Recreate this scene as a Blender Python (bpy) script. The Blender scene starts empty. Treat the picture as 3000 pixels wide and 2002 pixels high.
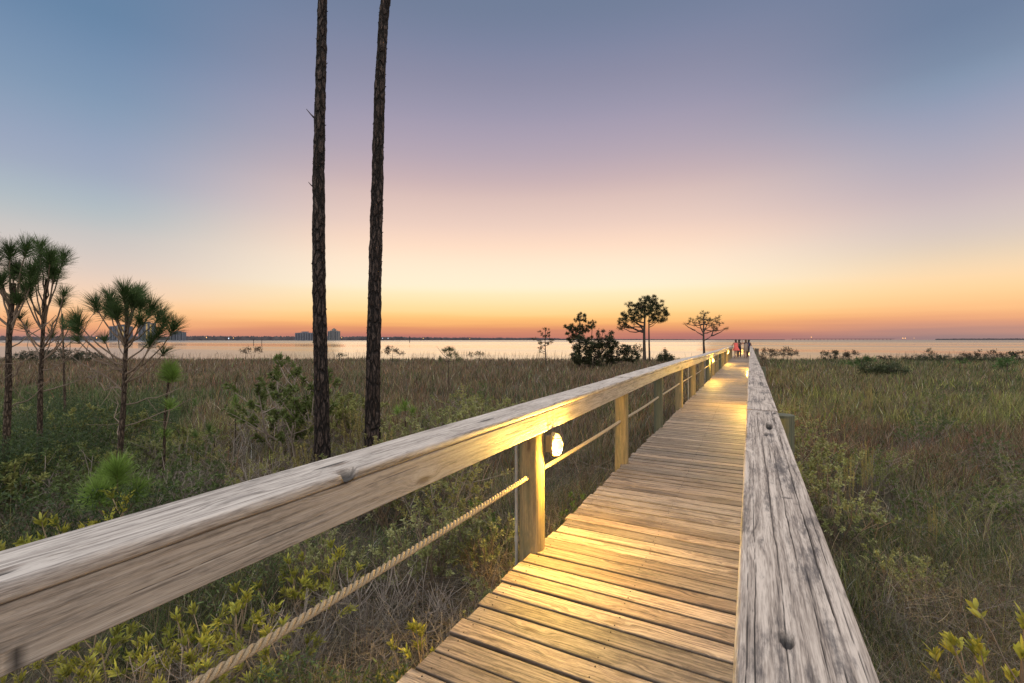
import bpy, math, random
import numpy as np
from mathutils import Vector, Matrix
random.seed(7); RNG = np.random.default_rng(7)
SC = bpy.context.scene; COL = SC.collection
R = math.radians
# ------------------------------------------------------------------ camera
# deck surface z = 0, boardwalk runs along +Y, camera 1.57 m above the deck, turned 27.5 deg left of it
TH = R(27.5); CAMZ = 1.57; FPX = 1340.0; HY = 996.0
cam = bpy.data.cameras.new('camera'); co = bpy.data.objects.new('camera', cam); COL.objects.link(co)
co.location = (0, 0, CAMZ); co.rotation_euler = (R(90), 0, TH)
cam.sensor_width = 36; cam.lens = FPX / 3000 * 36; cam.shift_y = -5 / 3000
cam.clip_start = 0.02; cam.clip_end = 60000
SC.camera = co
FW = np.array([-math.sin(TH), math.cos(TH)]); RT = np.array([math.cos(TH), math.sin(TH)])
def at(px, d, z=None, py=None):
    """world point on the bearing of photo column px, d metres ahead of the camera"""
    p = d * FW + d * (px - 1500) / FPX * RT
    if py is not None: z = CAMZ - d * (py - HY) / FPX
    return Vector((p[0], p[1], 0 if z is None else z))
GZ = -0.75      # marsh ground
WZ = -0.98      # water
# ------------------------------------------------------------------ render / view
SC.render.engine = 'CYCLES'
SC.cycles.use_denoising = True
SC.cycles.max_bounces = 5; SC.cycles.diffuse_bounces = 3; SC.cycles.glossy_bounces = 2
SC.cycles.transmission_bounces = 2; SC.cycles.transparent_max_bounces = 4
SC.cycles.sample_clamp_indirect = 4
SC.cycles.caustics_reflective = False; SC.cycles.caustics_refractive = False
SC.view_settings.view_transform = 'Standard'; SC.view_settings.look = 'None'
SC.view_settings.exposure = 0.0; SC.view_settings.gamma = 1.0
# ------------------------------------------------------------------ world: dusk sky
def lin(c):
    return tuple(((v / 255) / 12.92 if v / 255 <= .04045 else ((v / 255 + .055) / 1.055) ** 2.4) for v in c)
W = bpy.data.worlds.new('World'); SC.world = W; W.use_nodes = True
wn = W.node_tree; wn.nodes.clear()
def N(t, typ, **k):
    n = t.nodes.new(typ)
    for a, b in k.items():
        if a == 'i':
            for x, y in b.items(): n.inputs[x].default_value = y
        else: setattr(n, a, b)
    return n
def L(t, a, b): t.links.new(a, b)
def M(t, op, a, b=None, c=None, clamp=False):
    n = t.nodes.new('ShaderNodeMath'); n.operation = op; n.use_clamp = clamp
    for k, v in enumerate((a, b, c)):
        if v is None: continue
        if isinstance(v, (int, float)): n.inputs[k].default_value = v
        else: t.links.new(v, n.inputs[k])
    return n.outputs[0]
def ramp(t, fac, stops, interp='LINEAR'):
    n = t.nodes.new('ShaderNodeValToRGB'); n.color_ramp.interpolation = interp
    el = n.color_ramp.elements
    while len(el) < len(stops): el.new(0.5)
    for e, (p, c) in zip(el, sorted(stops, key=lambda s: s[0])):
        e.position = p; e.color = (*c, 1) if len(c) == 3 else c
    t.links.new(fac, n.inputs[0]); return n.outputs[0]
def smooth(t, v, a, b):
    n = t.nodes.new('ShaderNodeMapRange'); n.interpolation_type = 'SMOOTHSTEP'
    t.links.new(v, n.inputs[0]); n.inputs[1].default_value = a; n.inputs[2].default_value = b; return n.outputs[0]
def mixc(t, f, a, b, blend='MIX'):
    n = t.nodes.new('ShaderNodeMix'); n.data_type = 'RGBA'; n.blend_type = blend
    for k, v in ((0, f), (6, a), (7, b)):
        if isinstance(v, (int, float)): n.inputs[k].default_value = v
        elif isinstance(v, tuple): n.inputs[k].default_value = (*v, 1) if len(v) == 3 else v
        else: t.links.new(v, n.inputs[k])
    return n.outputs[2]
GA = TH - R(1)     # azimuth of the afterglow
wt = N(wn, 'ShaderNodeTexCoord'); sep = N(wn, 'ShaderNodeSeparateXYZ'); L(wn, wt.outputs['Generated'], sep.inputs[0])
X, Y, Z = sep.outputs
hl = M(wn, 'MAXIMUM', M(wn, 'SQRT', M(wn, 'ADD', M(wn, 'MULTIPLY', X, X), M(wn, 'MULTIPLY', Y, Y))), .001)
ca = M(wn, 'DIVIDE', M(wn, 'ADD', M(wn, 'MULTIPLY', X, -math.sin(GA)), M(wn, 'MULTIPLY', Y, math.cos(GA))), hl)
sa = M(wn, 'DIVIDE', M(wn, 'ADD', M(wn, 'MULTIPLY', X, math.cos(GA)), M(wn, 'MULTIPLY', Y, math.sin(GA))), hl)
# thin streaks of cloud low over the horizon
mp = N(wn, 'ShaderNodeMapping', i={'Scale': (3, 3, 70)}); L(wn, wt.outputs['Generated'], mp.inputs[0])
ns = N(wn, 'ShaderNodeTexNoise', i={'Scale': 1.0, 'Detail': 3.0, 'Roughness': .5}); L(wn, mp.outputs[0], ns.inputs['Vector'])
low = smooth(wn, Z, .09, .02)
zz = M(wn, 'ADD', Z, M(wn, 'MULTIPLY', M(wn, 'MULTIPLY', M(wn, 'SUBTRACT', ns.outputs[0], .5), .022), low))
def col_ramp(stops):
    return ramp(wn, zz, [(p, lin(c)) for p, c in stops], 'B_SPLINE')
C_mid = col_ramp([(.0, (172, 112, 108)), (.011, (192, 122, 106)), (.026, (228, 152, 106)), (.041, (252, 186, 112)), (.06, (255, 214, 142)), (.0995, (254, 233, 190)),
                  (.118, (254, 237, 208)), (.167, (254, 228, 201)), (.204, (249, 215, 191)), (.241, (233, 204, 190)), (.293, (215, 188, 181)), (.328, (197, 174, 177)), (.369, (179, 164, 176)),
                  (.422, (161, 153, 173)), (.461, (147, 145, 167)), (.495, (138, 138, 161)), (.541, (123, 131, 158)), (.596, (106, 121, 146)), (1.0, (112, 126, 154))])
C_lft = col_ramp([(.0, (150, 118, 118)), (.011, (205, 142, 118)), (.023, (238, 166, 116)), (.049, (250, 197, 144)), (.0745, (242, 208, 180)), (.117, (217, 201, 191)),
                  (.17, (196, 193, 191)), (.203, (176, 186, 191)), (.233, (166, 178, 190)), (.262, (157, 167, 187)), (.30, (148, 161, 185)), (.337, (136, 155, 180)), (.372, (126, 149, 176)),
                  (.422, (114, 139, 170)), (.47, (100, 130, 162)), (.60, (96, 124, 156)), (1.0, (108, 128, 158))])
C_rgt = col_ramp([(.0, (150, 124, 124)), (.0077, (166, 131, 125)), (.021, (202, 146, 125)), (.035, (236, 167, 121)), (.0515, (250, 191, 132)), (.075, (254, 209, 152)), (.102, (250, 216, 172)),
                  (.136, (226, 206, 182)), (.168, (211, 196, 188)), (.20, (203, 188, 187)), (.231, (191, 177, 183)), (.268, (176, 169, 182)), (.304, (163, 163, 181)), (.344, (146, 154, 178)),
                  (.377, (131, 148, 172)), (.403, (122, 138, 163)), (.453, (108, 126, 154)), (.60, (102, 119, 147)), (1.0, (110, 126, 156))])
side = mixc(wn, smooth(wn, sa, -.35, .35), C_lft, C_rgt)
edge = smooth(wn, ca, .985, .72)
front = mixc(wn, edge, C_mid, side)
# unseen sky behind and overhead, brightened as added fill light on the foreground
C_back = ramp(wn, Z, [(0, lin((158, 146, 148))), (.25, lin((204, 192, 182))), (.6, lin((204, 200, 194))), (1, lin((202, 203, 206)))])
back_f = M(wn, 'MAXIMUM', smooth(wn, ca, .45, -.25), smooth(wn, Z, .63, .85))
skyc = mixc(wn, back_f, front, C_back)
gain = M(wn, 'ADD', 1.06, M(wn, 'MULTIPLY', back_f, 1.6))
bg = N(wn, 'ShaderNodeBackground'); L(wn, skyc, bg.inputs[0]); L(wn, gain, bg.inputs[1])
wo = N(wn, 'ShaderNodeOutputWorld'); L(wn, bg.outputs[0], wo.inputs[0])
# ------------------------------------------------------------------ the last sun glow, very low and very soft
sl = bpy.data.lights.new('sun', 'SUN'); sl.energy = .3; sl.angle = R(45); sl.color = (1, .72, .48)
so = bpy.data.objects.new('sun', sl); COL.objects.link(so)
_d = Vector((math.sin(GA) * math.cos(R(9)), -math.cos(GA) * math.cos(R(9)), -math.sin(R(9))))
so.rotation_euler = _d.to_track_quat('-Z', 'Y').to_euler()

# ================================================================== helpers
def tag(o, label=None, cat=None, group=None, kind=None):
    if label: o['label'] = label
    if cat: o['category'] = cat
    if group: o['group'] = group
    if kind: o['kind'] = kind
    return o
def empty(name, loc, label, cat, group=None):
    o = bpy.data.objects.new(name, None); COL.objects.link(o); o.location = loc; o.empty_display_size = .2
    return tag(o, label, cat, group)
def hsh(a, b, s):
    v = np.sin(a * 127.1 + b * 311.7 + s * 74.7) * 43758.5453
    return v - np.floor(v)
def vn(x, y, s=0):
    """smooth value noise 0..1"""
    x = np.asarray(x, float); y = np.asarray(y, float)
    xi, yi = np.floor(x), np.floor(y); fx, fy = x - xi, y - yi
    fx = fx * fx * (3 - 2 * fx); fy = fy * fy * (3 - 2 * fy)
    return ((hsh(xi, yi, s) * (1 - fx) + hsh(xi + 1, yi, s) * fx) * (1 - fy)
            + (hsh(xi, yi + 1, s) * (1 - fx) + hsh(xi + 1, yi + 1, s) * fx) * fy)
def fbm(x, y, s=0, o=4):
    r, a, t = 0, .5, 0
    for k in range(o): r = r + a * vn(x * 2 ** k, y * 2 ** k, s + k * 13); t += a; a *= .5
    return r / t
class Geo:
    """collects quads with per-vertex colour ('col'), board coordinates ('bc') and masks"""
    def __init__(g): g.v = []; g.f = []; g.c = []; g.b = []; g.k = []; g.m = []; g.n = 0
    def add(g, v, f, c=None, b=None, k=None, mi=0):
        v = np.asarray(v, np.float32).reshape(-1, 3); f = np.asarray(f, np.int64).reshape(-1, 4)
        n = len(v)
        g.v.append(v); g.f.append(f + g.n)
        g.c.append(np.broadcast_to(np.asarray(c if c is not None else (.5, .5, .5), np.float32), (n, 3)))
        g.b.append(np.asarray(b, np.float32).reshape(-1, 3) if b is not None else np.zeros((n, 3), np.float32))
        g.k.append(np.broadcast_to(np.asarray(k if k is not None else 0, np.float32), (n,)))
        g.m.append(np.full(len(f), mi, np.int32)); g.n += n
    def build(g, name, mats, parent=None, smooth=True, attrs=('col',), loc=None):
        me = bpy.data.meshes.new(name)
        v = np.concatenate(g.v); f = np.concatenate(g.f)
        me.vertices.add(len(v)); me.vertices.foreach_set('co', v.ravel())
        me.loops.add(f.size); me.loops.foreach_set('vertex_index', f.ravel().astype(np.int32))
        me.polygons.add(len(f)); me.polygons.foreach_set('loop_start', np.arange(0, f.size, 4, dtype=np.int32))
        me.polygons.foreach_set('material_index', np.concatenate(g.m))
        me.polygons.foreach_set('use_smooth', np.full(len(f), smooth, dtype=bool))
        if 'col' in attrs:
            a = me.attributes.new('col', 'FLOAT_COLOR', 'POINT'); c = np.concatenate(g.c)
            a.data.foreach_set('color', np.concatenate([c, np.ones((len(c), 1), np.float32)], 1).ravel())
        if 'bc' in attrs:
            a = me.attributes.new('bc', 'FLOAT_VECTOR', 'POINT'); a.data.foreach_set('vector', np.concatenate(g.b).ravel())
            a = me.attributes.new('crack', 'FLOAT', 'POINT'); a.data.foreach_set('value', np.concatenate(g.k).ravel())
        me.update(); me.validate()
        for m in (mats if isinstance(mats, (list, tuple)) else [mats]): me.materials.append(m)
        o = bpy.data.objects.new(name, me); COL.objects.link(o)
        if parent is not None: o.parent = parent
        if loc is not None: o.location = loc
        return o
def unit(a): return a / np.maximum(np.linalg.norm(a, axis=-1, keepdims=True), 1e-9)
def strips(g, base, d, Ln, Wd, bend, prof, col, side=None, tipcol=None, mi=0):
    """N ribbons (blades, leaves, needles): pos(t) = base + d L t + bend L t^2"""
    base = np.asarray(base, float); n = len(base); prof = np.asarray(prof, float); s = len(prof)
    d = unit(np.asarray(d, float)); Ln = np.broadcast_to(Ln, (n,)); Wd = np.broadcast_to(Wd, (n,))
    bend = np.broadcast_to(bend, (n, 3))
    if side is None:
        r = RNG.normal(size=(n, 3)); side = unit(np.cross(d, r))
    t = np.linspace(0, 1, s)[None, :, None]
    p = base[:, None] + d[:, None] * Ln[:, None, None] * t + bend[:, None] * Ln[:, None, None] * t * t
    o = side[:, None] * (Wd[:, None, None] * .5 * prof[None, :, None])
    v = np.stack([p - o, p + o], 2).reshape(-1, 3)
    i0 = (np.arange(n) * 2 * s)[:, None] + (np.arange(s - 1) * 2)[None]
    f = np.stack([i0, i0 + 1, i0 + 3, i0 + 2], -1).reshape(-1, 4)
    col = np.broadcast_to(np.asarray(col, float), (n, 3))
    if tipcol is not None:
        tc = np.broadcast_to(np.asarray(tipcol, float), (n, 3))
        c = col[:, None] * (1 - t) + tc[:, None] * t; c = np.repeat(c[:, :, None], 2, 2).reshape(-1, 3)
    else: c = np.repeat(col, 2 * s, 0)
    g.add(v, f, c, mi=mi)
def tube(g, pts, rad, ns=6, col=(.2, .2, .2), rough=0, cap=True, mi=0, seed=0, bcu=None):
    """tapered tube through pts"""
    pts = np.asarray([tuple(p) for p in pts], float); n = len(pts); rad = np.broadcast_to(rad, (n,)).astype(float)
    tg = np.gradient(pts, axis=0); tg = unit(tg)
    ref = np.array([0, 0, 1.]) if abs(tg[0][2]) < .8 else np.array([1., 0, 0])
    a = unit(np.cross(tg, ref)); b = np.cross(tg, a)
    th = np.linspace(0, 2 * np.pi, ns, endpoint=False)
    rr = rad[:, None] * np.ones((1, ns))
    sl_ = np.concatenate([[0], np.cumsum(np.linalg.norm(np.diff(pts, axis=0), axis=1))])
    if rough:
        rr = rr * (1 + rough * (fbm(sl_[:, None] * 14 + 0 * th, np.cos(th)[None] * 2.2 + np.sin(th)[None] * 2.7 + 9 + 0 * sl_[:, None], seed, 3) - .5) * 2)
    v = pts[:, None] + a[:, None] * (np.cos(th)[None, :, None] * rr[..., None]) + b[:, None] * (np.sin(th)[None, :, None] * rr[..., None])
    i = np.arange(n - 1)[:, None] * ns; j = np.arange(ns)[None]; jn = (j + 1) % ns
    f = np.stack([i + j, i + jn, i + ns + jn, i + ns + j], -1).reshape(-1, 4)
    bc = np.stack([sl_[:, None] + 0 * th + seed * 3.7, (th * rad.mean())[None] + 0 * sl_[:, None], 0 * sl_[:, None] + 0 * th], -1)
    g.add(v.reshape(-1, 3), f, col, b=bc, mi=mi)
    if cap:
        for e, s_ in ((0, 1), (n - 1, -1)):
            ring = v[e]; c = ring.mean(0); m = (ring * .5 + c * .5) + tg[e] * 0
            vv = np.concatenate([ring, m, [c]]); q = [[k, ns + k, ns + (k + 1) % ns, (k + 1) % ns] for k in range(ns)]
            q += [[ns + k, 2 * ns, ns + (k + 2) % ns, ns + (k + 1) % ns] for k in range(0, ns - ns % 2, 2)]
            q = np.array(q); q = q if s_ > 0 else q[:, ::-1]
            g.add(vv, q, col, b=np.stack([vv[:, 0] * .3, vv[:, 1], vv[:, 2]], -1), mi=mi)
def boxq(g, c, h, rot=None, col=None, b0=0.0, axis=0, mi=0):
    """plain box, half sizes h; bc runs along the given axis"""
    s = np.array([[x, y, z] for x in (-1, 1) for y in (-1, 1) for z in (-1, 1)], float) * np.asarray(h)
    bc = np.roll(s, -axis, 1) + [b0, 0, 0]
    if rot is not None: s = s @ np.array(rot.to_3x3() if hasattr(rot, 'to_3x3') else rot).T
    q = [[0, 1, 3, 2], [4, 6, 7, 5], [0, 4, 5, 1], [2, 3, 7, 6], [0, 2, 6, 4], [1, 5, 7, 3]]
    fs = np.array(q); v = s + np.asarray(c, float)
    vv = v[fs].reshape(-1, 3); bb = bc[fs].reshape(-1, 3)
    g.add(vv, np.arange(24).reshape(6, 4), col, b=bb, mi=mi)
# ================================================================== materials
MATS = {}
def newmat(name):
    m = bpy.data.materials.new(name); m.use_nodes = True; t = m.node_tree; t.nodes.clear()
    o = N(t, 'ShaderNodeOutputMaterial'); return m, t, o
def plain(name, c, rough=.6, metal=0, noise=0.0, scale=20, spec=.4):
    m, t, o = newmat(name); b = N(t, 'ShaderNodeBsdfPrincipled', i={'Roughness': rough, 'Metallic': metal, 'Specular IOR Level': spec})
    tc = N(t, 'ShaderNodeTexCoord'); n = N(t, 'ShaderNodeTexNoise', i={'Scale': scale, 'Detail': 4.0}); L(t, tc.outputs['Object'], n.inputs['Vector'])
    k = noise or .12
    L(t, ramp(t, n.outputs[0], [(.3, tuple(v * (1 - k) for v in c)), (.7, tuple(min(1, v * (1 + k)) for v in c))]), b.inputs['Base Color'])
    L(t, b.outputs[0], o.inputs[0]); return m
def wood(name, light, mid, dark, stain=(.07, .065, .065), stain_amt=.5, bump=.6, knot=True, rough=.62, grain=1.0, uscale=1.0, spec=.35, moss=None, edge=0):
    m, t, o = newmat(name)
    at_ = N(t, 'ShaderNodeAttribute', attribute_name='bc'); s = N(t, 'ShaderNodeSeparateXYZ'); L(t, at_.outputs['Vector'], s.inputs[0])
    u, v, w = s.outputs
    tint = N(t, 'ShaderNodeAttribute', attribute_name='col'); crk = N(t, 'ShaderNodeAttribute', attribute_name='crack')
    def vec(a, b, c):
        n = N(t, 'ShaderNodeCombineXYZ')
        for k, x in enumerate((a, b, c)):
            if isinstance(x, (int, float)): n.inputs[k].default_value = x
            else: L(t, x, n.inputs[k])
        return n.outputs[0]
    mul = lambda a, k: M(t, 'MULTIPLY', a, k)
    wob = N(t, 'ShaderNodeTexNoise', i={'Scale': 1.0, 'Detail': 2.0}); L(t, vec(mul(u, 1.7), mul(v, 3), w), wob.inputs['Vector'])
    v1 = M(t, 'ADD', v, mul(M(t, 'SUBTRACT', wob.outputs[0], .5), .018))
    vo = N(t, 'ShaderNodeTexVoronoi', i={'Scale': 1.0, 'Randomness': 1.0}); L(t, vec(mul(u, 2.1), mul(v1, 6.5), mul(w, 1)), vo.inputs['Vector'])
    kd = vo.outputs['Distance']
    km = smooth(t, kd, .42, .05)
    vv = M(t, 'ADD', mul(v1, 75 * grain), M(t, 'MULTIPLY', M(t, 'MULTIPLY', km, km), mul(kd, 22)) if knot else 0.0)
    g1 = N(t, 'ShaderNodeTexNoise', i={'Scale': 1.0, 'Detail': 3.0, 'Roughness': .6}); L(t, vec(mul(u, 2.4 * uscale), vv, mul(w, 60)), g1.inputs['Vector'])
    g2 = N(t, 'ShaderNodeTexNoise', i={'Scale': 1.0, 'Detail': 2.0, 'Roughness': .6}); L(t, vec(mul(u, 22 * uscale), mul(v1, 420), mul(w, 300)), g2.inputs['Vector'])
    bl = N(t, 'ShaderNodeTexNoise', i={'Scale': 1.0, 'Detail': 5.0, 'Roughness': .65}); L(t, vec(mul(u, 3.2), mul(v, 14), mul(w, 14)), bl.inputs['Vector'])
    bl2 = N(t, 'ShaderNodeTexNoise', i={'Scale': 1.0, 'Detail': 6.0, 'Roughness': .75}); L(t, vec(mul(u, 12), mul(v, 60), mul(w, 60)), bl2.inputs['Vector'])
    gg = M(t, 'ADD', mul(g1.outputs[0], .65), mul(g2.outputs[0], .35))
    c = ramp(t, gg, [(.35, dark), (.47, mid), (.58, light), (.75, tuple(x * 1.1 for x in light))])
    st = M(t, 'MULTIPLY', smooth(t, M(t, 'ADD', mul(bl.outputs[0], .6), mul(bl2.outputs[0], .4)), .49, .63), stain_amt)
    c = mixc(t, st, c, stain)
    if edge:      # grime and wear along the plank edges
        c = mixc(t, mul(smooth(t, M(t, 'ADD', M(t, 'ABSOLUTE', v), mul(M(t, 'SUBTRACT', bl2.outputs[0], .5), .03)), edge - .006, edge + .010), .75), c, stain)
    if moss: c = mixc(t, mul(smooth(t, bl.outputs[0], .4, .7), .6), c, moss)
    if knot:
        c = mixc(t, mul(smooth(t, kd, .16, .04), .75), c, (.09, .055, .035))
    c = mixc(t, 1.0, c, tint.outputs['Color'], 'MULTIPLY')
    c = mixc(t, M(t, 'MULTIPLY', crk.outputs['Fac'], .93, clamp=True), c, (.018, .016, .016))
    b = N(t, 'ShaderNodeBsdfPrincipled', i={'Roughness': rough, 'Specular IOR Level': spec}); L(t, c, b.inputs['Base Color'])
    bp = N(t, 'ShaderNodeBump', i={'Strength': bump, 'Distance': .0035}); L(t, M(t, 'ADD', gg, mul(bl2.outputs[0], .35)), bp.inputs['Height']); L(t, bp.outputs[0], b.inputs['Normal'])
    L(t, b.outputs[0], o.inputs[0]); return m
def leafy(name, trans=.3, rough=.6, var=.25):
    m, t, o = newmat(name)
    a = N(t, 'ShaderNodeAttribute', attribute_name='col')
    tc = N(t, 'ShaderNodeNewGeometry'); n = N(t, 'ShaderNodeTexNoise', i={'Scale': 2.3, 'Detail': 3.0}); L(t, tc.outputs['Position'], n.inputs['Vector'])
    c = mixc(t, 1.0, a.outputs['Color'], ramp(t, n.outputs[0], [(.3, (1 - var,) * 3), (.7, (1 + var,) * 3)]), 'MULTIPLY')
    b = N(t, 'ShaderNodeBsdfPrincipled', i={'Roughness': rough, 'Specular IOR Level': .25}); L(t, c, b.inputs['Base Color'])
    tr = N(t, 'ShaderNodeBsdfTranslucent'); L(t, c, tr.inputs[0])
    mx = N(t, 'ShaderNodeMixShader', i={0: trans}); L(t, b.outputs[0], mx.inputs[1]); L(t, tr.outputs[0], mx.inputs[2]); L(t, mx.outputs[0], o.inputs[0]); return m
M_cap = wood('weathered_cap_wood', (.53, .455, .395), (.33, .275, .235), (.095, .076, .066), stain=(.05, .045, .048), stain_amt=.85, bump=1.0)
M_capl = wood('grey_cap_wood', (.51, .465, .425), (.36, .32, .29), (.13, .112, .10), stain=(.10, .088, .08), stain_amt=.55, bump=1.0)
M_beam = wood('pale_beam_wood', (.40, .345, .295), (.31, .265, .225), (.15, .125, .105), stain=(.13, .115, .105), stain_amt=.6, bump=.7, rough=.6)
M_deck = wood('deck_plank_wood', (.38, .30, .225), (.22, .165, .125), (.05, .036, .028), stain=(.055, .042, .034), stain_amt=.7, bump=1.0, edge=.058, rough=.58)
M_post = wood('treated_post_wood', (.32, .235, .115), (.23, .17, .085), (.11, .08, .045), stain=(.08, .07, .04), stain_amt=.5, bump=.5, knot=True, moss=(.15, .15, .08))
M_pile = wood('green_pile_wood', (.125, .125, .08), (.088, .09, .058), (.045, .048, .032), stain=(.04, .05, .04), stain_amt=.5, bump=.6, knot=False, moss=(.085, .105, .068))
M_dark = wood('dark_frame_wood', (.20, .17, .13), (.14, .12, .09), (.07, .06, .045), knot=False, bump=.4)  # darker brown wood of the joists, cross beams and far rails
M_grass = leafy('grass_blades', .35)
M_leaf = leafy('shrub_leaves', .3, .5)
M_needle = leafy('pine_needles', .25, .5)
M_nail = plain('rusty_nail', (.05, .035, .03), .7, .3)
M_pvc = plain('grey_conduit_plastic', (.30, .29, .27), .55, noise=.15)
def bark(name, a, b, c, scale=9):
    m, t, o = newmat(name)
    g = N(t, 'ShaderNodeNewGeometry')
    mpp = N(t, 'ShaderNodeMapping', i={'Scale': (scale, scale, scale * .25)}); L(t, g.outputs['Position'], mpp.inputs[0])
    wv = N(t, 'ShaderNodeTexNoise', i={'Scale': 1.5, 'Detail': 2.0}); L(t, mpp.outputs[0], wv.inputs['Vector'])
    ad = N(t, 'ShaderNodeMix', data_type='VECTOR', i={0: .25}); L(t, mpp.outputs[0], ad.inputs[4]); L(t, wv.outputs['Color'], ad.inputs[5])
    vo = N(t, 'ShaderNodeTexVoronoi', feature='DISTANCE_TO_EDGE', i={'Scale': 2.2}); L(t, ad.outputs[1], vo.inputs['Vector'])
    vc = N(t, 'ShaderNodeTexVoronoi', i={'Scale': 2.2}); L(t, ad.outputs[1], vc.inputs['Vector'])
    nn = N(t, 'ShaderNodeTexNoise', i={'Scale': 5.0, 'Detail': 5.0, 'Roughness': .7}); L(t, mpp.outputs[0], nn.inputs['Vector'])
    plate = smooth(t, vo.outputs['Distance'], .02, .16)
    sp = N(t, 'ShaderNodeSeparateColor'); L(t, vc.outputs['Color'], sp.inputs[0])
    col = mixc(t, sp.outputs[0], b, c)
    col = mixc(t, smooth(t, nn.outputs[0], .62, .4), col, a)
    col = mixc(t, plate, a, col)
    bs = N(t, 'ShaderNodeBsdfPrincipled', i={'Roughness': .85, 'Specular IOR Level': .2}); L(t, col, bs.inputs['Base Color'])
    bp = N(t, 'ShaderNodeBump', i={'Strength': 1.0, 'Distance': .03}); L(t, M(t, 'ADD', plate, M(t, 'MULTIPLY', nn.outputs[0], .7)), bp.inputs['Height']); L(t, bp.outputs[0], bs.inputs['Normal'])
    L(t, bs.outputs[0], o.inputs[0]); return m
M_bark = bark('pine_bark', (.012, .010, .010), (.06, .042, .036), (.115, .088, .078), 10)
M_bark2 = bark('sapling_bark', (.05, .038, .03), (.15, .11, .08), (.20, .155, .12), 22)
M_twig = leafy('twig_bark', 0.0, .8)
# water
m, t, o = newmat('bay_water'); M_water = m
g = N(t, 'ShaderNodeNewGeometry')
b = N(t, 'ShaderNodeBsdfPrincipled', i={'Base Color': (.03, .035, .04, 1), 'Roughness': .16, 'IOR': 1.4, 'Specular IOR Level': 1.0})
mpw = N(t, 'ShaderNodeMapping', i={'Rotation': (0, 0, -TH), 'Scale': (.12, .5, 1)}); L(t, g.outputs['Position'], mpw.inputs[0])
nw = N(t, 'ShaderNodeTexNoise', i={'Scale': 1.0, 'Detail': 4.0, 'Roughness': .55}); L(t, mpw.outputs[0], nw.inputs['Vector'])
mp2 = N(t, 'ShaderNodeMapping', i={'Rotation': (0, 0, -TH), 'Scale': (.0012, .013, 1)}); L(t, g.outputs['Position'], mp2.inputs[0])
nb = N(t, 'ShaderNodeTexNoise', i={'Scale': 1.0, 'Detail': 3.0}); L(t, mp2.outputs[0], nb.inputs['Vector'])
ln_ = N(t, 'ShaderNodeVectorMath', operation='LENGTH'); L(t, g.outputs['Position'], ln_.inputs[0])
L(t, M(t, 'ADD', M(t, 'MULTIPLY', smooth(t, nb.outputs[0], .38, .62), .14), M(t, 'ADD', .05, M(t, 'MULTIPLY', smooth(t, ln_.outputs['Value'], 160, 900), .16))), b.inputs['Roughness'])
bp = N(t, 'ShaderNodeBump', i={'Strength': .35, 'Distance': .25}); L(t, nw.outputs[0], bp.inputs['Height']); L(t, bp.outputs[0], b.inputs['Normal'])
L(t, b.outputs[0], o.inputs[0])
# marsh soil
m, t, o = newmat('marsh_soil'); M_soil = m
g = N(t, 'ShaderNodeNewGeometry')
n1 = N(t, 'ShaderNodeTexNoise', i={'Scale': .35, 'Detail': 6.0, 'Roughness': .65}); L(t, g.outputs['Position'], n1.inputs['Vector'])
n2 = N(t, 'ShaderNodeTexNoise', i={'Scale': 18.0, 'Detail': 5.0, 'Roughness': .7}); L(t, g.outputs['Position'], n2.inputs['Vector'])
c = ramp(t, M(t, 'ADD', M(t, 'MULTIPLY', n1.outputs[0], .5), M(t, 'MULTIPLY', n2.outputs[0], .5)), [(.35, (.028, .024, .016)), (.5, (.06, .05, .03)), (.65, (.11, .09, .055))])
b = N(t, 'ShaderNodeBsdfPrincipled', i={'Roughness': .9}); L(t, c, b.inputs['Base Color'])
bp = N(t, 'ShaderNodeBump', i={'Strength': .8, 'Distance': .06}); L(t, n2.outputs[0], bp.inputs['Height']); L(t, bp.outputs[0], b.inputs['Normal'])
L(t, b.outputs[0], o.inputs[0])
def emit(name, c, s):
    m, t, o = newmat(name); e = N(t, 'ShaderNodeEmission', i={'Color': (*c, 1), 'Strength': s}); L(t, e.outputs[0], o.inputs[0]); return m

# ================================================================== setting
def sheet(name, fn, us, vs, mat):
    u, v = np.meshgrid(us, vs, indexing='ij'); p = fn(u, v); n, k = u.shape
    i = (np.arange(n - 1) * k)[:, None] + np.arange(k - 1)[None]
    f = np.stack([i, i + k, i + k + 1, i + 1], -1).reshape(-1, 4)
    g = Geo(); g.add(p.reshape(-1, 3), f); o = g.build(name, mat); return tag(o, kind='structure')
def shore(r): return 53 + 2.5 * (fbm(np.asarray(r) * .08, 0 * np.asarray(r), 5) - .5) * 2     # metres ahead of camera
def ground_z(fw, r):
    s = shore(r); z = GZ + .10 * (fbm(fw * .25, r * .25, 3) - .5)
    return np.where(fw > s - 1.5, z - np.clip((fw - s + 1.5) * .12, 0, 3), z)
def gfn(u, v):
    fw, r = v, u * np.maximum(1, 1)
    return np.stack([fw * FW[0] + r * RT[0], fw * FW[1] + r * RT[1], ground_z(fw, r)], -1)
sheet('marsh_ground', gfn, np.concatenate([[-3000, -800, -300], np.linspace(-120, 120, 160), [300, 800, 3000]]), np.concatenate([[-3000, -500, -100], np.linspace(-30, 80, 140)]), M_soil)
def wfn(u, v): return np.stack([v * FW[0] + u * RT[0], v * FW[1] + u * RT[1], np.full_like(u, WZ)], -1)
sheet('bay_water', wfn, np.array([-40000, -3000, -300, 0, 300, 3000, 40000.]), np.array([45, 90, 200, 800, 4000, 20000, 50000.]), M_water)
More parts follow.
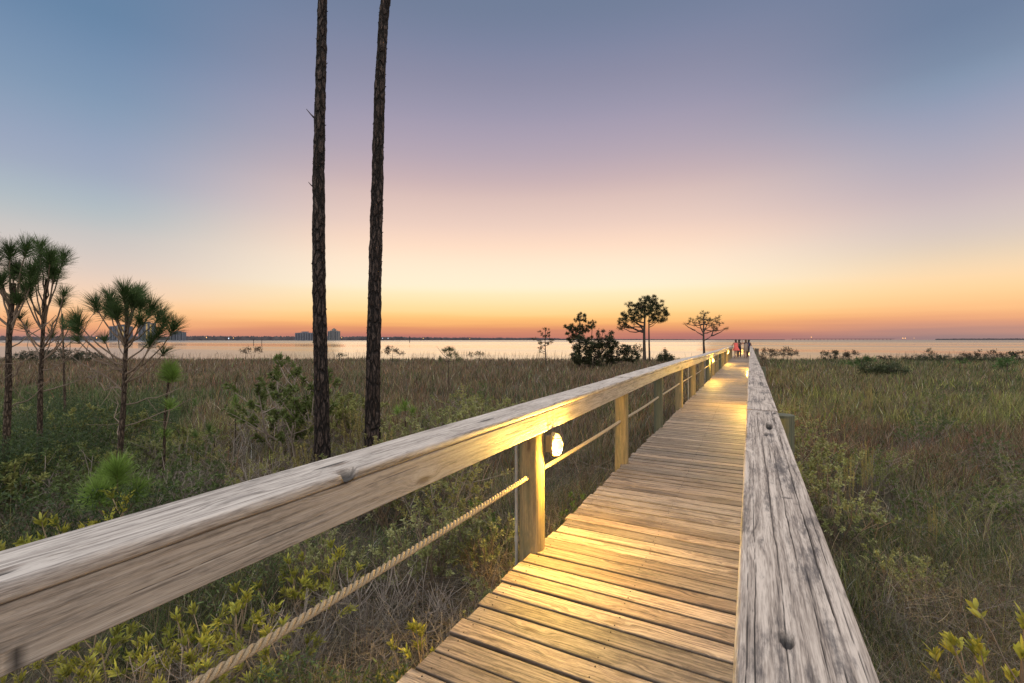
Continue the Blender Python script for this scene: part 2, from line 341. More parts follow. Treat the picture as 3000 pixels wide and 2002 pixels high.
# far shore: low wooded land across the bay (one distant mass), with towers of its own
m, t, o = newmat('far_wood'); M_far = m
g = N(t, 'ShaderNodeNewGeometry'); n1 = N(t, 'ShaderNodeTexNoise', i={'Scale': .05, 'Detail': 4.0}); L(t, g.outputs['Position'], n1.inputs['Vector'])
b = N(t, 'ShaderNodeBsdfPrincipled', i={'Roughness': .95, 'Specular IOR Level': .1}); L(t, ramp(t, n1.outputs[0], [(.3, (.045, .042, .05)), (.7, (.09, .08, .085))]), b.inputs['Base Color']); L(t, b.outputs[0], o.inputs[0])
def far_mass(name, px0, px1, d0, d1, h0, h1, label, seed):
    n = int((px1 - px0) / 1.6); px = np.linspace(px0, px1, n); tt = (px - px0) / (px1 - px0)
    d = d0 + (d1 - d0) * tt; h = (h0 + (h1 - h0) * tt) * (.62 + .35 * fbm(px * .03, px * 0, seed) + .25 * vn(px * .33, px * 0, seed + 4) + .2 * vn(px * 1.1, px * 0, seed + 9))
    fade = np.clip(np.minimum(px - px0, px1 - px) / 60, .15, 1); h = h * (fade if name != 'far_wood' else 1)
    g = Geo(); rows = []
    for dd, hh in ((0, 0), (4, .75), (14, 1), (60, .95), (120, 0)):
        D = d + dd; r = D * (px - 1500) / FPX
        rows.append(np.stack([D * FW[0] + r * RT[0], D * FW[1] + r * RT[1], WZ - .3 + h * hh], -1))
    v = np.stack(rows, 1); k = 5; i = (np.arange(n - 1) * k)[:, None] + np.arange(k - 1)[None]
    g.add(v.reshape(-1, 3), np.stack([i, i + k, i + k + 1, i + 1], -1).reshape(-1, 4))
    o = g.build(name, M_far); return tag(o, label, 'far woods', kind='stuff')
far_mass('far_wood', -500, 1060, 1700, 1900, 16, 17, 'dark low woods along the far shore behind the left pines and trunks', 2)
far_mass('far_wood', 1055, 1640, 1900, 3000, 17, 13, 'thinning dark woods along the far shore in the middle', 6)
far_mass('far_wood', 1640, 2300, 3000, 6000, 10, 7, 'faint thread of far shore behind the small pines', 8)
far_mass('far_wood', 2740, 3300, 6000, 5200, 16, 24, 'faint low land on the horizon at far right', 11)

# towers across the bay
M_tw = plain('tower_concrete', (.13, .145, .18), .8); M_tw2 = plain('pale_tower_concrete', (.17, .175, .18), .7)
M_win = plain('tower_glass', (.04, .05, .07), .25); M_glowwin = emit('lit_tower_windows', (1, .68, .3), .45)
def tower(px0, px1, pytop, d, label, mat, lit=0, crown=None, bays=5):
    w = (px1 - px0) * d / FPX; z1 = CAMZ - (pytop - HY) * d / FPX; c = at((px0 + px1) / 2, d)
    o = empty('apartment_tower', (c.x, c.y, WZ), label, 'tower', 'apartment towers across the bay')
    o.rotation_euler = (0, 0, TH); H = z1 - WZ; g = Geo(); 
    # stepped body with projecting bays
    bw = w / bays
    for k in range(bays):
        hh = H * (1 - .06 * abs(k - (bays - 1) / 2) * (1 if crown else .4)) ; dp = 8 + (2 if k % 2 == 0 else 0)
        boxq(g, (-w / 2 + bw * (k + .5), 0, hh / 2), (bw * .5 - (.02 if k % 2 else 0), dp, hh / 2))
    g.build('wall', mat, o, smooth=False)
    g = Geo(); boxq(g, (0, 0, H + 1.5), (w * .18, 4, 1.5)); 
    if crown: boxq(g, (0, 0, H + 4.5), (w * .07, 3, 1.5))
    g.build('roof_house', mat, o, smooth=False)
    for k in range(bays):      # one glazed strip up each bay
        dp = 8 + (2 if k % 2 == 0 else 0); g = Geo(); hh = H * (1 - .06 * abs(k - (bays - 1) / 2) * (1 if crown else .4))
        boxq(g, (-w / 2 + bw * (k + .5), -dp - .05, 2 + (hh - 5) / 2), (bw * .22, .1, (hh - 5) / 2))
        g.build('window_strip', M_glowwin if lit and k in (2, 3) and random.random() < lit else M_win, o, smooth=False)
tower(328, 382, 954, 1500, 'broad blue-grey tower glimpsed between the stems of the nearest left pine', M_tw, .6)
tower(412, 452, 946, 1500, 'tallest blue-grey tower just right of the nearest left pine stem', M_tw, .85, bays=4)
tower(505, 541, 973, 1550, 'low grey block at the right edge of the left pine crown', M_tw, .1, bays=4)
tower(868, 920, 974, 1700, 'long low pale block left of the first tall trunk', M_tw, .0, bays=7)
tower(963, 994, 967, 1700, 'pale ribbed tower between the two tall trunks', M_tw2, 0, crown=True)
# lights and posts across the water
M_lamp_far = emit('far_lamp_glow', (1, .50, .16), 2.2); M_lamp_w = emit('far_white_glow', (.75, .85, 1), 1.8); M_pole = plain('far_pole', (.05, .05, .055), .8)
def far_light(px, py, d, label, mat=None, s=1.0):
    p = at(px, d, py=py); o = empty('shore_light', (p.x, p.y, WZ), label, 'shore light', 'lights on the far shore')
    g = Geo(); tube(g, [(0, 0, 0), (0, 0, p.z - WZ)], [.25 * d / 1500] * 2, 5, cap=False); g.build('pole', M_pole, o)
    g = Geo(); k = d / 1500 * s
    a = np.linspace(0, np.pi, 5); tube(g, [(0, 0, p.z - WZ + 1.5 * k * (1 - math.cos(q))) for q in a], [max(.05, .9 * k * math.sin(q)) for q in a], 6, cap=False)
    g.build('lamp_head', mat or M_lamp_far, o)
far_light(283, 992, 1480, 'orange shore light left of the nearest pine stem', s=1.5)
far_light(492, 993, 1520, 'orange shore light right of the pine crown edge', s=1.2)
far_light(605, 991, 1600, 'brightest orange shore light left of the tall trunks', s=1.4)
far_light(670, 994, 1600, 'white-blue shore light left of the tall trunks', M_lamp_w, 1.6)
far_light(684, 992, 1620, 'small orange shore light beside the white-blue one')
far_light(1001, 991, 1700, 'orange shore light below the pale ribbed tower')
far_light(1121, 993, 1900, 'shore light just right of the second tall trunk', M_lamp_w)
far_light(1137, 993, 1900, 'second shore light right of the second tall trunk', M_lamp_w)
far_light(1240, 993, 2000, 'small orange shore light on the middle far shore')
far_light(1376, 994, 2100, 'small orange shore light near the small pine')
far_light(2377, 990, 5500, 'orange light at the start of the long bridge', s=1.2)
far_light(2645, 993, 5500, 'left light of the pair on the right horizon', s=1.2)
far_light(2652, 993, 5500, 'right light of the pair on the right horizon', s=1.2)
far_light(2678, 992, 5500, 'faint lone light right of the pair on the horizon', s=.7)
# long low bridge on the right horizon
bo = empty('bridge', at(2380, 5600, WZ), 'very long low bridge on the right horizon', 'bridge'); bo.rotation_euler = (0, 0, TH); k = 5600 / FPX
g = Geo(); boxq(g, (90 * k, 0, 14), (150 * k, 6, 1.4)); g.build('bridge_deck', M_pole, bo, smooth=False)
for i in range(26):
    g = Geo(); boxq(g, ((-58 + i * 11.5) * k, 0, 6.2), (1.3, 3, 6.2)); g.build('pier_column', M_pole, bo, smooth=False)
for px, py, d, lb in ((743, 1009, 260, 'thin channel marker pole in the water, further left'), (767, 1011, 240, 'thin channel marker pole in the water, nearer the tall trunk'), (1200, 1001, 500, 'tiny marker pole standing in the bay right of the second trunk')):
    p = at(px, d, WZ); o = empty('marker_pole', p, lb, 'marker pole'); top = 3.0 * d / 250
    g = Geo(); tube(g, [(0, 0, -1), (0, 0, top), (0.05, 0, top + .1)], [.16 * d / 250] * 3, 6); g.build('pole', M_pole, o)
    g = Geo(); boxq(g, (0, -.2, top - .3), (.3 * d / 250, .04, .3 * d / 250)); g.build('marker_board', M_pole, o, smooth=False)

# ================================================================== boardwalk
A_END = 61.0
def rail_dz(y):
    return float(np.interp(y, [-2, 5, 9, 12, 15, 24, 33, 45, 62], [0, .012, .045, .02, -.015, -.025, -.04, -.075, -.09]))
def board(g, p0, p1, w, h, r=.005, nseg=8, across=(1, 0, 0), tint=1.0, wav=.0, seed=0, grid=0, cracks=(), pits=(), us=None):
    """board from p0 to p1 (top centre line); rounded edges; optional fine top grid with real cracks and pits"""
    p0, p1 = np.array(p0, float), np.array(p1, float); d = unit(p1 - p0); Ln = np.linalg.norm(p1 - p0)
    ac = np.array(across, float); up = np.cross(d, ac); up = up if up[2] > .5 or (abs(up[2]) < .5 and up[0] > 0) else -up
    hw = w / 2
    if grid: xs = np.linspace(-hw + r, hw - r, grid)
    else: xs = np.linspace(-hw + r, hw - r, 3)
    prof = [(x, 0.0) for x in xs]
    for a_ in (30, 60, 90): prof.append((hw - r + r * math.sin(R(a_)), -r + r * math.cos(R(a_))))
    prof += [(hw, -h + r), (hw - r, -h), (-hw + r, -h), (-hw, -h + r)]
    for a_ in (90, 60, 30): prof.append((-hw + r - r * math.sin(R(a_)), -r + r * math.cos(R(a_))))
    pr = np.array(prof); K = len(pr)
    tt = np.linspace(0, 1, nseg + 1) if us is None else np.asarray(us)
    n = len(tt); U = tt[:, None] * Ln + 0 * pr[None, :, 0]; V = pr[None, :, 0] + 0 * U; Z_ = pr[None, :, 1] + 0 * U
    top = (V * 0 + (Z_ > -r * 1.01))
    crk = np.zeros_like(U)
    if wav:
        Z_ = Z_ + wav * (fbm(U * 1.3, V * 6, seed) - .5) * top; V = V + np.sign(V) * wav * .8 * (fbm(U * 2.2, V * 0 + np.sign(V) * 5, seed + 3) - .5) * (abs(V) > hw - r * 1.1)
    if grid:
        Z_ = Z_ + top * .0022 * (fbm(U * 3, V * 120, seed + 21, 3) - .5)
        for (v0, ua, ub, wd, dep) in cracks:
            path = v0 + .006 * (fbm(U * 1.6, U * 0 + v0 * 99, seed + 5) - .5) * 2 + .0022 * (vn(U * 16, U * 0 + v0 * 50, seed + 6) - .5)
            env = np.clip((U - ua) / .15, 0, 1) * np.clip((ub - U) / .15, 0, 1) * (.35 + .65 * vn(U * 7, U * 0 + v0 * 31, seed + 8))
            m_ = np.clip(1 - np.abs(V - path) / (wd * .72 * env + 1e-6), 0, 1) * (env > 0)
            crk = np.maximum(crk, np.clip(m_ * 1.6, 0, 1)); Z_ = Z_ - top * dep * np.minimum(1, m_ * 1.5) * env
        for (v0, u0, wv_, wu, dep) in pits:
            rr = np.sqrt(((V - v0) / wv_) ** 2 + ((U - u0) / wu) ** 2) + .35 * (fbm(U * 18, V * 60, seed + 9) - .5)
            m_ = np.clip((1 - rr) * 3, 0, 1); crk = np.maximum(crk, m_ * .95); Z_ = Z_ - top * dep * m_
    P = p0 + d * U[..., None] + ac * V[..., None] + up * Z_[..., None]
    i = np.arange(n - 1)[:, None] * K; j = np.arange(K)[None]; jn = (j + 1) % K
    f = np.stack([i + j, i + jn, i + K + jn, i + K + j], -1).reshape(-1, 4)
    bc = np.stack([U + seed * 7.31, V, Z_ + seed * 1.7], -1)
    tn = np.ones(3) * tint if np.isscalar(tint) else np.array(tint)
    g.add(P.reshape(-1, 3), f, tn, b=bc.reshape(-1, 3), k=crk.ravel())
    for e in (0, n - 1):      # end grain
        ring = P[e]; c = ring.mean(0); q = []
        vv = np.concatenate([ring, [c]])
        q = [[k, K, (k + 2) % K, (k + 1) % K] for k in range(0, K - K % 2, 2)]
        if K % 2: q.append([K - 1, K, 0, 0][:4]) if False else None
        q = np.array([x for x in q if x is not None]); q = q if e == 0 else q[:, ::-1]
        b_ = np.concatenate([bc[e], [bc[e].mean(0)]]) * [1, 1, 1]; b_[:, 0] = b_[:, 1] * .5 + seed; 
        g.add(vv, q, tn * .8, b=b_)
bw = empty('boardwalk', (0, 0, 0), 'weathered wooden plank boardwalk lit yellow by low lamps, running out to the bay', 'boardwalk')
g = Geo(); gn = Geo(); y = -1.2; i = 0
while y < A_END:
    w = .1345 + random.uniform(-.004, .003); gap = random.choice([.009, .011, .013, .018, .010]) 
    tn = random.uniform(.58, 1.2); warm = random.uniform(-.05, .05)
    near = y < 9
    zt = random.uniform(-.003, .002); sk = random.uniform(-.004, .004)
    x0 = -1.43 + random.uniform(-.018, .015)
    board(g, (x0, y + w / 2 - sk, zt), (.20, y + w / 2 + sk, zt + random.uniform(-.002, .002)), w, .036, r=.0055 if near else .004, nseg=26 if near else 4, across=(0, 1, 0),
          tint=(tn * (1 + warm), tn, tn * (1 - warm)), wav=.004 if near else 0, seed=i, grid=9 if near else 0,
          cracks=[(random.uniform(-.05, .05), random.uniform(0, 1.0), random.uniform(1.0, 1.7), .0035, .004)] if near and random.random() < .5 else ())
    if y < 14:
        for xs in (-1.36, -.66, .07):
            for dy in (-.04, .04):
                c0 = (xs + random.uniform(-.012, .012), y + w / 2 + dy + random.uniform(-.006, .006), zt + .001)
                tube(gn, [(c0[0], c0[1], c0[2] - .004), (c0[0], c0[1], c0[2] + .0012)], [.0045, .0040], 6)
    y += w + gap; i += 1
g.build('deck', M_deck, bw, attrs=('col', 'bc')); gn.build('nails', M_nail, bw)
for x in (-1.30, -.62, .08):
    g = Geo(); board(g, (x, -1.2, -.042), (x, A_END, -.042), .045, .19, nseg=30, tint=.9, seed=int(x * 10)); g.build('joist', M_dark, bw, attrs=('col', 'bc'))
# cross beams and short piles under the deck
for k in range(23):
    g = Geo(); yy = .44 + 2.7 * k; board(g, (-1.6, yy, -.235), (.36, yy, -.235), .09, .14, nseg=1, across=(0, 1, 0), tint=.9, seed=k)
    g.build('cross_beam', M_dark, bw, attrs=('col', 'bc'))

# ---- left railing
lr = empty('railing', (0, 0, 0), 'left wooden railing with grey cap board and pale beam on round posts', 'railing')
joints = [-2.2, 5.75, 11.2, 16.6, 22, 27.4, 32.8, 38.2, 45.2]
def caprow(jn, x, w, name, mat, par, z0, h, hi, crk=None, pits=None, wav=.006, rs=.009):
    for k in range(len(jn) - 1):
        a, b_ = jn[k], jn[k + 1]; near = b_ < 7 
        g = Geo(); n = int((b_ - a) / (.012 if near and hi else .05 if b_ < 12 else .3))
        za, zb = z0 + rail_dz(a), z0 + rail_dz(b_)
        rngc = random.Random(k * 17 + int(w * 100) + int(x * 100))
        cr = crk(k, b_ - a) if crk else [(rngc.uniform(-w * .4, w * .4), rngc.uniform(0, 1), rngc.uniform(1.2, b_ - a), .0022, .005) for _ in range(4)]
        pt = pits(k) if pits else ()
        board(g, (x, a + .004, za + (.004 if k % 2 else 0)), (x, b_ - .004, zb + (.004 if k % 2 else 0)), w, h, r=rs, nseg=max(2, n), tint=.94 + .1 * rngc.random(), wav=wav if b_ < 12 else .003, seed=40 + k + int(abs(x) * 10),
              grid=(110 if near and hi else 24) if b_ < 20 else 5, cracks=cr, pits=pt)
        g.build(name, mat, par, attrs=('col', 'bc'))
caprow(joints, -1.42, .225, 'cap_board', M_capl, lr, 1.08, .042, True,
       crk=lambda k, Ln: [(random.uniform(-.09, .09), random.uniform(0, Ln * .6), random.uniform(Ln * .5, Ln), .0014, .003) for _ in range(5)],
       pits=lambda k: [(.098, 2.2 + 1.21, .028, .042, .032), (-.01, 2.2 + 1.23, .012, .09, .004), (.02, 2.2 + 2.35, .018, .11, .004), (.05, 2.2 + .32, .012, .06, .003)] if k == 0 else (), wav=.007, rs=.011)
bj = [-2.2, 3.10, 8.5, 13.9, 19.3, 24.7, 30.1, 35.5, 40.9, 45.2]
for k in range(len(bj) - 1):
    g = Geo(); a, b_ = bj[k], bj[k + 1]; n = 90 if b_ < 10 else 12
    za, zb = 1.035 + rail_dz(a), 1.035 + rail_dz(b_)
    # beam: a board on edge under the cap, on the walking side of the posts
    rb_ = random.Random(k + 5)
    board(g, (-1.322, a + .0025, za - .0715), (-1.322, b_ - .0025, zb - .0715), .143, .042, r=.004, nseg=int((b_ - a) / (.02 if b_ < 10 else .3)), across=(0, 0, 1), tint=.96 + .08 * rb_.random(), wav=.003, seed=70 + k,
          grid=60 if b_ < 10 else 5, cracks=[(-.01, 2.6, 3.35, .0016, .004), (.035, 3.3, 3.9, .0014, .003), (-.04, .4, 2.0, .0013, .003), (.02, 4.6, 5.28, .0013, .003)] if k == 0 else [(rb_.uniform(-.05, .05), rb_.uniform(0, 3), rb_.uniform(3, 5.3), .0015, .004) for _ in range(3)],
          pits=[(-.045, 2.2 + .36, .03, .008, .003), (-.055, 2.2 - .42, .012, .014, .008)] if k == 0 else ())
    g.build('side_beam', M_beam, lr, attrs=('col', 'bc'))
posts = [-2.4 + .04] + [3.14 + 2.705 * k for k in range(16)]
def post_geo(x, y, r, z0, z1, seed, notch=False, mat=M_post, par=None):
    g = Geo(); n = 26; zs = np.linspace(z0, z1, n)
    lean = random.uniform(-.006, .006)
    tube(g, [(x + lean * (z - z0), y, z) for z in zs], [r * (1 + .02 * math.sin(z * 3 + seed)) for z in zs], 28, (1, 1, 1), rough=.02, seed=seed)
    return g.build('post', mat, par, attrs=('col', 'bc'))
random.seed(3)
for k, yy in enumerate(posts):
    post_geo(-1.462, yy, .094 if k == 1 else random.uniform(.078, .088), -1.1, 1.034 + rail_dz(yy), k, par=lr, mat=M_pile if k in (3, 7, 10) else M_post)
# ---- right railing
rr_ = empty('railing', (0, 0, 0), 'right wooden railing whose cracked weathered cap fills the foreground', 'railing')
def rc(k, Ln):
    if k == 0:
        o_ = 1.4
        return [(-.018, o_ + .2, o_ + 2.6, .0026, .008), (.058, o_ + .85, o_ + 3.4, .0034, .012), (.052, 1.0, o_ + .9, .0036, .012), (-.062, o_ + .1, o_ + 3.0, .0018, .006),
                (.02, o_ + 1.1, o_ + 3.3, .0024, .008), (.083 - .03, o_ + 2.4, o_ + Ln, .003, .010), (.030, 1.2, o_ + 1.2, .0018, .005), (-.04, 1.5, o_ + .9, .0016, .004),
                (-.078, o_ + 0, o_ + 1.3, .0014, .004), (.075, o_ + .2, o_ + 1.6, .0015, .004), (-.03, o_ + 2.4, Ln, .003, .008), (.005, o_ + 2.0, Ln, .0022, .007)]
    rg = random.Random(k)
    return [(rg.uniform(-.08, .08), rg.uniform(0, Ln * .5), rg.uniform(Ln * .5, Ln), .0026, .007) for _ in range(6)]
rj = [-1.4, 3.54, 7.9, 13.3, 18.7, 24.1, 29.5, 34.9, 40.3, 46]
caprow(rj, .0715, .187, 'cap_board', M_cap, rr_, 1.08, .044, True, crk=rc,
       pits=lambda k: [(-.019, 1.4 + .86, .012, .022, .012), (.022, 1.4 + 2.93, .017, .13, .03), (.0, 1.4 + 2.66, .01, .05, .01), (.07, 1.4 + 3.45, .012, .05, .003), (-.035, 1.4 + .60, .005, .006, .004), (.028, 1.4 + 1.62, .03, .006, .003), (.05, 1.4 + 1.58, .02, .005, .003)] if k == 0 else (), wav=.006, rs=.010)
rbj = [-1.4, 4.45, 9.85, 15.2, 20.6, 26, 31.4, 36.8, 46]
for k in range(len(rbj) - 1):
    g = Geo(); a, b_ = rbj[k], rbj[k + 1]
    board(g, (.095, a + .0025, 1.033 + rail_dz(a)), (.095, b_ - .0025, 1.033 + rail_dz(b_)), .09, .143, r=.004, nseg=20, tint=1.0, wav=.002, seed=90 + k)
    gb = g.b[0]; g.b[0] = np.stack([gb[:, 0], gb[:, 2], gb[:, 1]], -1); g.build('side_beam', M_beam, rr_, attrs=('col', 'bc'))
rposts = [4.5, 11.95, 20, 28.5, 36.6, 44.7]
for k, yy in enumerate(rposts):
    post_geo(.236, yy, .087, -1.1, .925 + rail_dz(yy), 30 + k, par=rr_, mat=M_pile)
for yy in (11.95, 28.5, 44.9):
    post_geo(.045, yy, .048, -.04, .885, int(60 + yy), par=rr_)
# ---- rope through the left posts
def rope_y(y0, y1, stp, fine):
    g = Geo(); n = int((y1 - y0) / stp); ys = np.linspace(y0, y1, n)
    ph = ((ys - 3.14) / 2.705) % 1; zs = .545 - .010 * 4 * ph * (1 - ph) + .008 * np.sin(ys * .7)
    if fine:
        for s in range(3):
            a = ys / .098 * 2 * np.pi / 1 + s * 2 * np.pi / 3
            tube(g, np.stack([-1.462 + .0096 * np.cos(a), ys, zs + .0096 * np.sin(a)], -1), .0080 * np.ones(n), 10, (.52, .42, .28))
    else: tube(g, np.stack([-1.462 + 0 * ys, ys, zs], -1), .0135 * np.ones(n), 6, (.52, .42, .28))
    return g
g1_ = rope_y(-1.9, 12, .005, True); g2_ = rope_y(12, 45, .15, False)
for k in range(len(g2_.v)): g1_.add(g2_.v[k], g2_.f[k] - (0 if k == 0 else 0), g2_.c[k]) if k == 0 else None
m, t, o = newmat('rope_fibre'); M_rope = m
ta = N(t, 'ShaderNodeNewGeometry'); nn = N(t, 'ShaderNodeTexNoise', i={'Scale': 300.0, 'Detail': 3.0}); L(t, ta.outputs['Position'], nn.inputs['Vector'])
b = N(t, 'ShaderNodeBsdfPrincipled', i={'Roughness': .85}); L(t, ramp(t, nn.outputs[0], [(.3, (.24, .18, .11)), (.7, (.46, .37, .25))]), b.inputs['Base Color'])
bp = N(t, 'ShaderNodeBump', i={'Strength': .6, 'Distance': .002}); L(t, nn.outputs[0], bp.inputs['Height']); L(t, bp.outputs[0], b.inputs['Normal']); L(t, b.outputs[0], o.inputs[0])
tag(g1_.build('rope', M_rope), 'thick twisted tan rope threaded through the left railing posts', 'rope')
# ---- bulkhead lamps
LAMP_W = 520
m, t, o = newmat('lamp_glass'); M_glass = m      # frosted glass lit by the bulb inside it
tp_ = N(t, 'ShaderNodeBsdfTransparent', i={'Color': (1, .95, .85, 1)}); em_ = N(t, 'ShaderNodeEmission', i={'Color': (1, .80, .42, 1), 'Strength': 2.4})
mx = N(t, 'ShaderNodeMixShader', i={0: .55}); L(t, tp_.outputs[0], mx.inputs[1]); L(t, em_.outputs[0], mx.inputs[2]); L(t, mx.outputs[0], o.inputs[0])
bulb = bpy.data.lights.new('bulb', 'POINT'); bulb.energy = LAMP_W; bulb.color = (1, .60, .10); bulb.shadow_soft_size = .022
M_cage = plain('lamp_metal', (.05, .045, .035), .5, .5); M_base = plain('lamp_base', (.42, .31, .15), .6, .1)
def oval(y, s, r=1.0, n=20):   # rounded upright outline at depth y, half sizes s
    out = []
    for k in range(n):
        a = 2 * math.pi * k / n; c, q = math.cos(a), math.sin(a)
        out.append((s[0] * math.copysign(abs(c) ** .85, c), y, s[1] * math.copysign(abs(q) ** .7, q)))
    return out
def loft(g, rings, close=True, col=(1, 1, 1)):
    v = np.array(rings, float); n, k = v.shape[:2]; i = np.arange(n - 1)[:, None] * k; j = np.arange(k)[None]; jn = (j + 1) % k
    g.add(v.reshape(-1, 3), np.stack([i + j, i + jn, i + k + jn, i + k + j], -1).reshape(-1, 4), col)
def make_lamp():
    o = empty('wall_lamp', (0, 0, 0), 'lamp', 'lamp')
    g = Geo(); loft(g, [oval(0, (.001, .001)), oval(0, (.048, .098)), oval(.018, (.048, .098)), oval(.024, (.044, .094)), oval(.026, (.001, .001))]); boxq(g, (0, -.022, 0), (.026, .024, .065)); g.build('base', M_base, o)
    g = Geo(); loft(g, [oval(.027, (.040, .088)), oval(.05, (.039, .086)), oval(.068, (.032, .076)), oval(.078, (.018, .055)), oval(.081, (.001, .001))]); g.build('glass', M_glass, o)
    g = Geo()
    ar = np.linspace(0, math.pi, 9)
    tube(g, [(0, .024 + .068 * math.sin(a) ** .6, .097 * math.cos(a)) for a in ar], .0058 * np.ones(9), 6)
    for z, w_ in ((.052, .046), (-.052, .046)):
        tube(g, [(w_ * math.cos(a), .024 + .064 * math.sin(a) ** .6, z) for a in ar], .0048 * np.ones(9), 6)
    ring = oval(.031, (.047, .097)); tube(g, ring + [ring[0]], .0035 * np.ones(21), 6, cap=False)
    g.build('cage', M_cage, o); b = bpy.data.objects.new('bulb', bulb); COL.objects.link(b); b.parent = o; b.location = (0, .072, -.050)
    o.scale = (.92,) * 3; return o
def copy_tree(o, par=None):
    c = o.copy(); COL.objects.link(c); c.parent = par
    for ch in list(o.children): copy_tree(ch, c)
    return c
proto = make_lamp()
spots = [(-1.325, 3.20, .785, -90, 'large glowing caged lamp on the nearest left post'), (-1.335, 19.45, .79, -90, 'second glowing lamp along the left railing'),
         (-1.335, 33.6, .78, -90, 'third glowing lamp on the left railing, before the people'), (-.0, 11.95, .79, 90, 'glowing lamp on the right railing halfway down the boardwalk'),
         (-.0, 28.5, .78, 90, 'farther glowing lamp on the right railing, at the feet of the standing woman'), (-1.30, 57.5, .74, -90, 'glowing lamp beyond the woman in coral'),
         (-.97, 60.9, .30, 180, 'low glowing lamp at the end of the boardwalk, left of two'), (-.76, 60.9, .42, 180, 'low glowing lamp at the end of the boardwalk, right of two')]
for k, (x, y, z, rz, lb) in enumerate(spots):
    l = proto if k == 0 else copy_tree(proto)
    l.location = (x, y, z); l.rotation_euler = (0, 0, R(rz)); tag(l, lb, 'lamp', 'caged lamps along the boardwalk')
# conduit pipes beside the lamp posts
for k, (x, y) in enumerate(((-1.562, 3.075), (-1.56, 13.85), (-1.56, 19.3), (-1.56, 33.5))):
    g = Geo(); tube(g, [(x, y, z) for z in np.linspace(-.8, .96, 8)], .0125 * np.ones(8), 12)
    tube(g, [(x, y, .05), (x, y, .09)], [.0165, .0165], 12)
    o = g.build('conduit', M_pvc); tag(o, ['pale plastic conduit pipe running up behind the nearest left post', 'pale conduit pipe on the left railing before the second lamp', 'pale conduit pipe behind the second left lamp', 'pale conduit pipe behind the third left lamp'][k], 'pipe', 'conduit pipes up the left posts')
# ---- end rail at the pier head
eo = empty('end_railing', (0, 60.8, 0), 'low dark rail across the far left end of the boardwalk', 'railing')
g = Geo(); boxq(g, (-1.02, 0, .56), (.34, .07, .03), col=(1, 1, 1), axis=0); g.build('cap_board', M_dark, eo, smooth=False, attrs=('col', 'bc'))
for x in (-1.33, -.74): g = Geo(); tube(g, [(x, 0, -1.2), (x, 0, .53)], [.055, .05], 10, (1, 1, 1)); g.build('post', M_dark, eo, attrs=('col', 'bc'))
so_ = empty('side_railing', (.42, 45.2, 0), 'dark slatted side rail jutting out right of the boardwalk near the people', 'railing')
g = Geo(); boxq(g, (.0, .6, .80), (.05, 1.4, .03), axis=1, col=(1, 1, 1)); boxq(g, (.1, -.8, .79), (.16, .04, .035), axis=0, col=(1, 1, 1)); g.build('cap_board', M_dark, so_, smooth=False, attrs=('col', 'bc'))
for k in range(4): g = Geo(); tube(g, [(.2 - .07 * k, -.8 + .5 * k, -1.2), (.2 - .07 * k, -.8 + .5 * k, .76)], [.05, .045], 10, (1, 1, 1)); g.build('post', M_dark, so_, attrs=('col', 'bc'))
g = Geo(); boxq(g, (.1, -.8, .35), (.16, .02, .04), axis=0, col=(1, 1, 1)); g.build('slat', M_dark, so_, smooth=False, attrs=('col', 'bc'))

# ================================================================== marsh grass (nobody could count it)
BROWN, RUST, OLIVE, DGREEN, STRAW, YGREEN, GREY = [np.array(c) for c in ((.125, .088, .062), (.17, .09, .050), (.155, .155, .058), (.055, .088, .030), (.36, .30, .20), (.20, .22, .062), (.20, .18, .155))]
def wpos(fw, r): return np.stack([fw * FW[0] + r * RT[0], fw * FW[1] + r * RT[1]], -1)
EX = []
def off_walk(p, m=.10):
    return ~((p[:, 0] > -1.50 - m) & (p[:, 0] < .30 + m) & (p[:, 1] < A_END + 1) & (p[:, 1] > -3))
def sample(n, f0, f1, px0=-300, px1=3350):
    fw = np.exp(RNG.uniform(math.log(f0), math.log(f1), n)); px = RNG.uniform(px0, px1, n); r = fw * (px - 1500) / FPX
    p = wpos(fw, r); ok = off_walk(p) & (fw < shore(r) + 1.0)
    return fw[ok], px[ok], r[ok], p[ok]
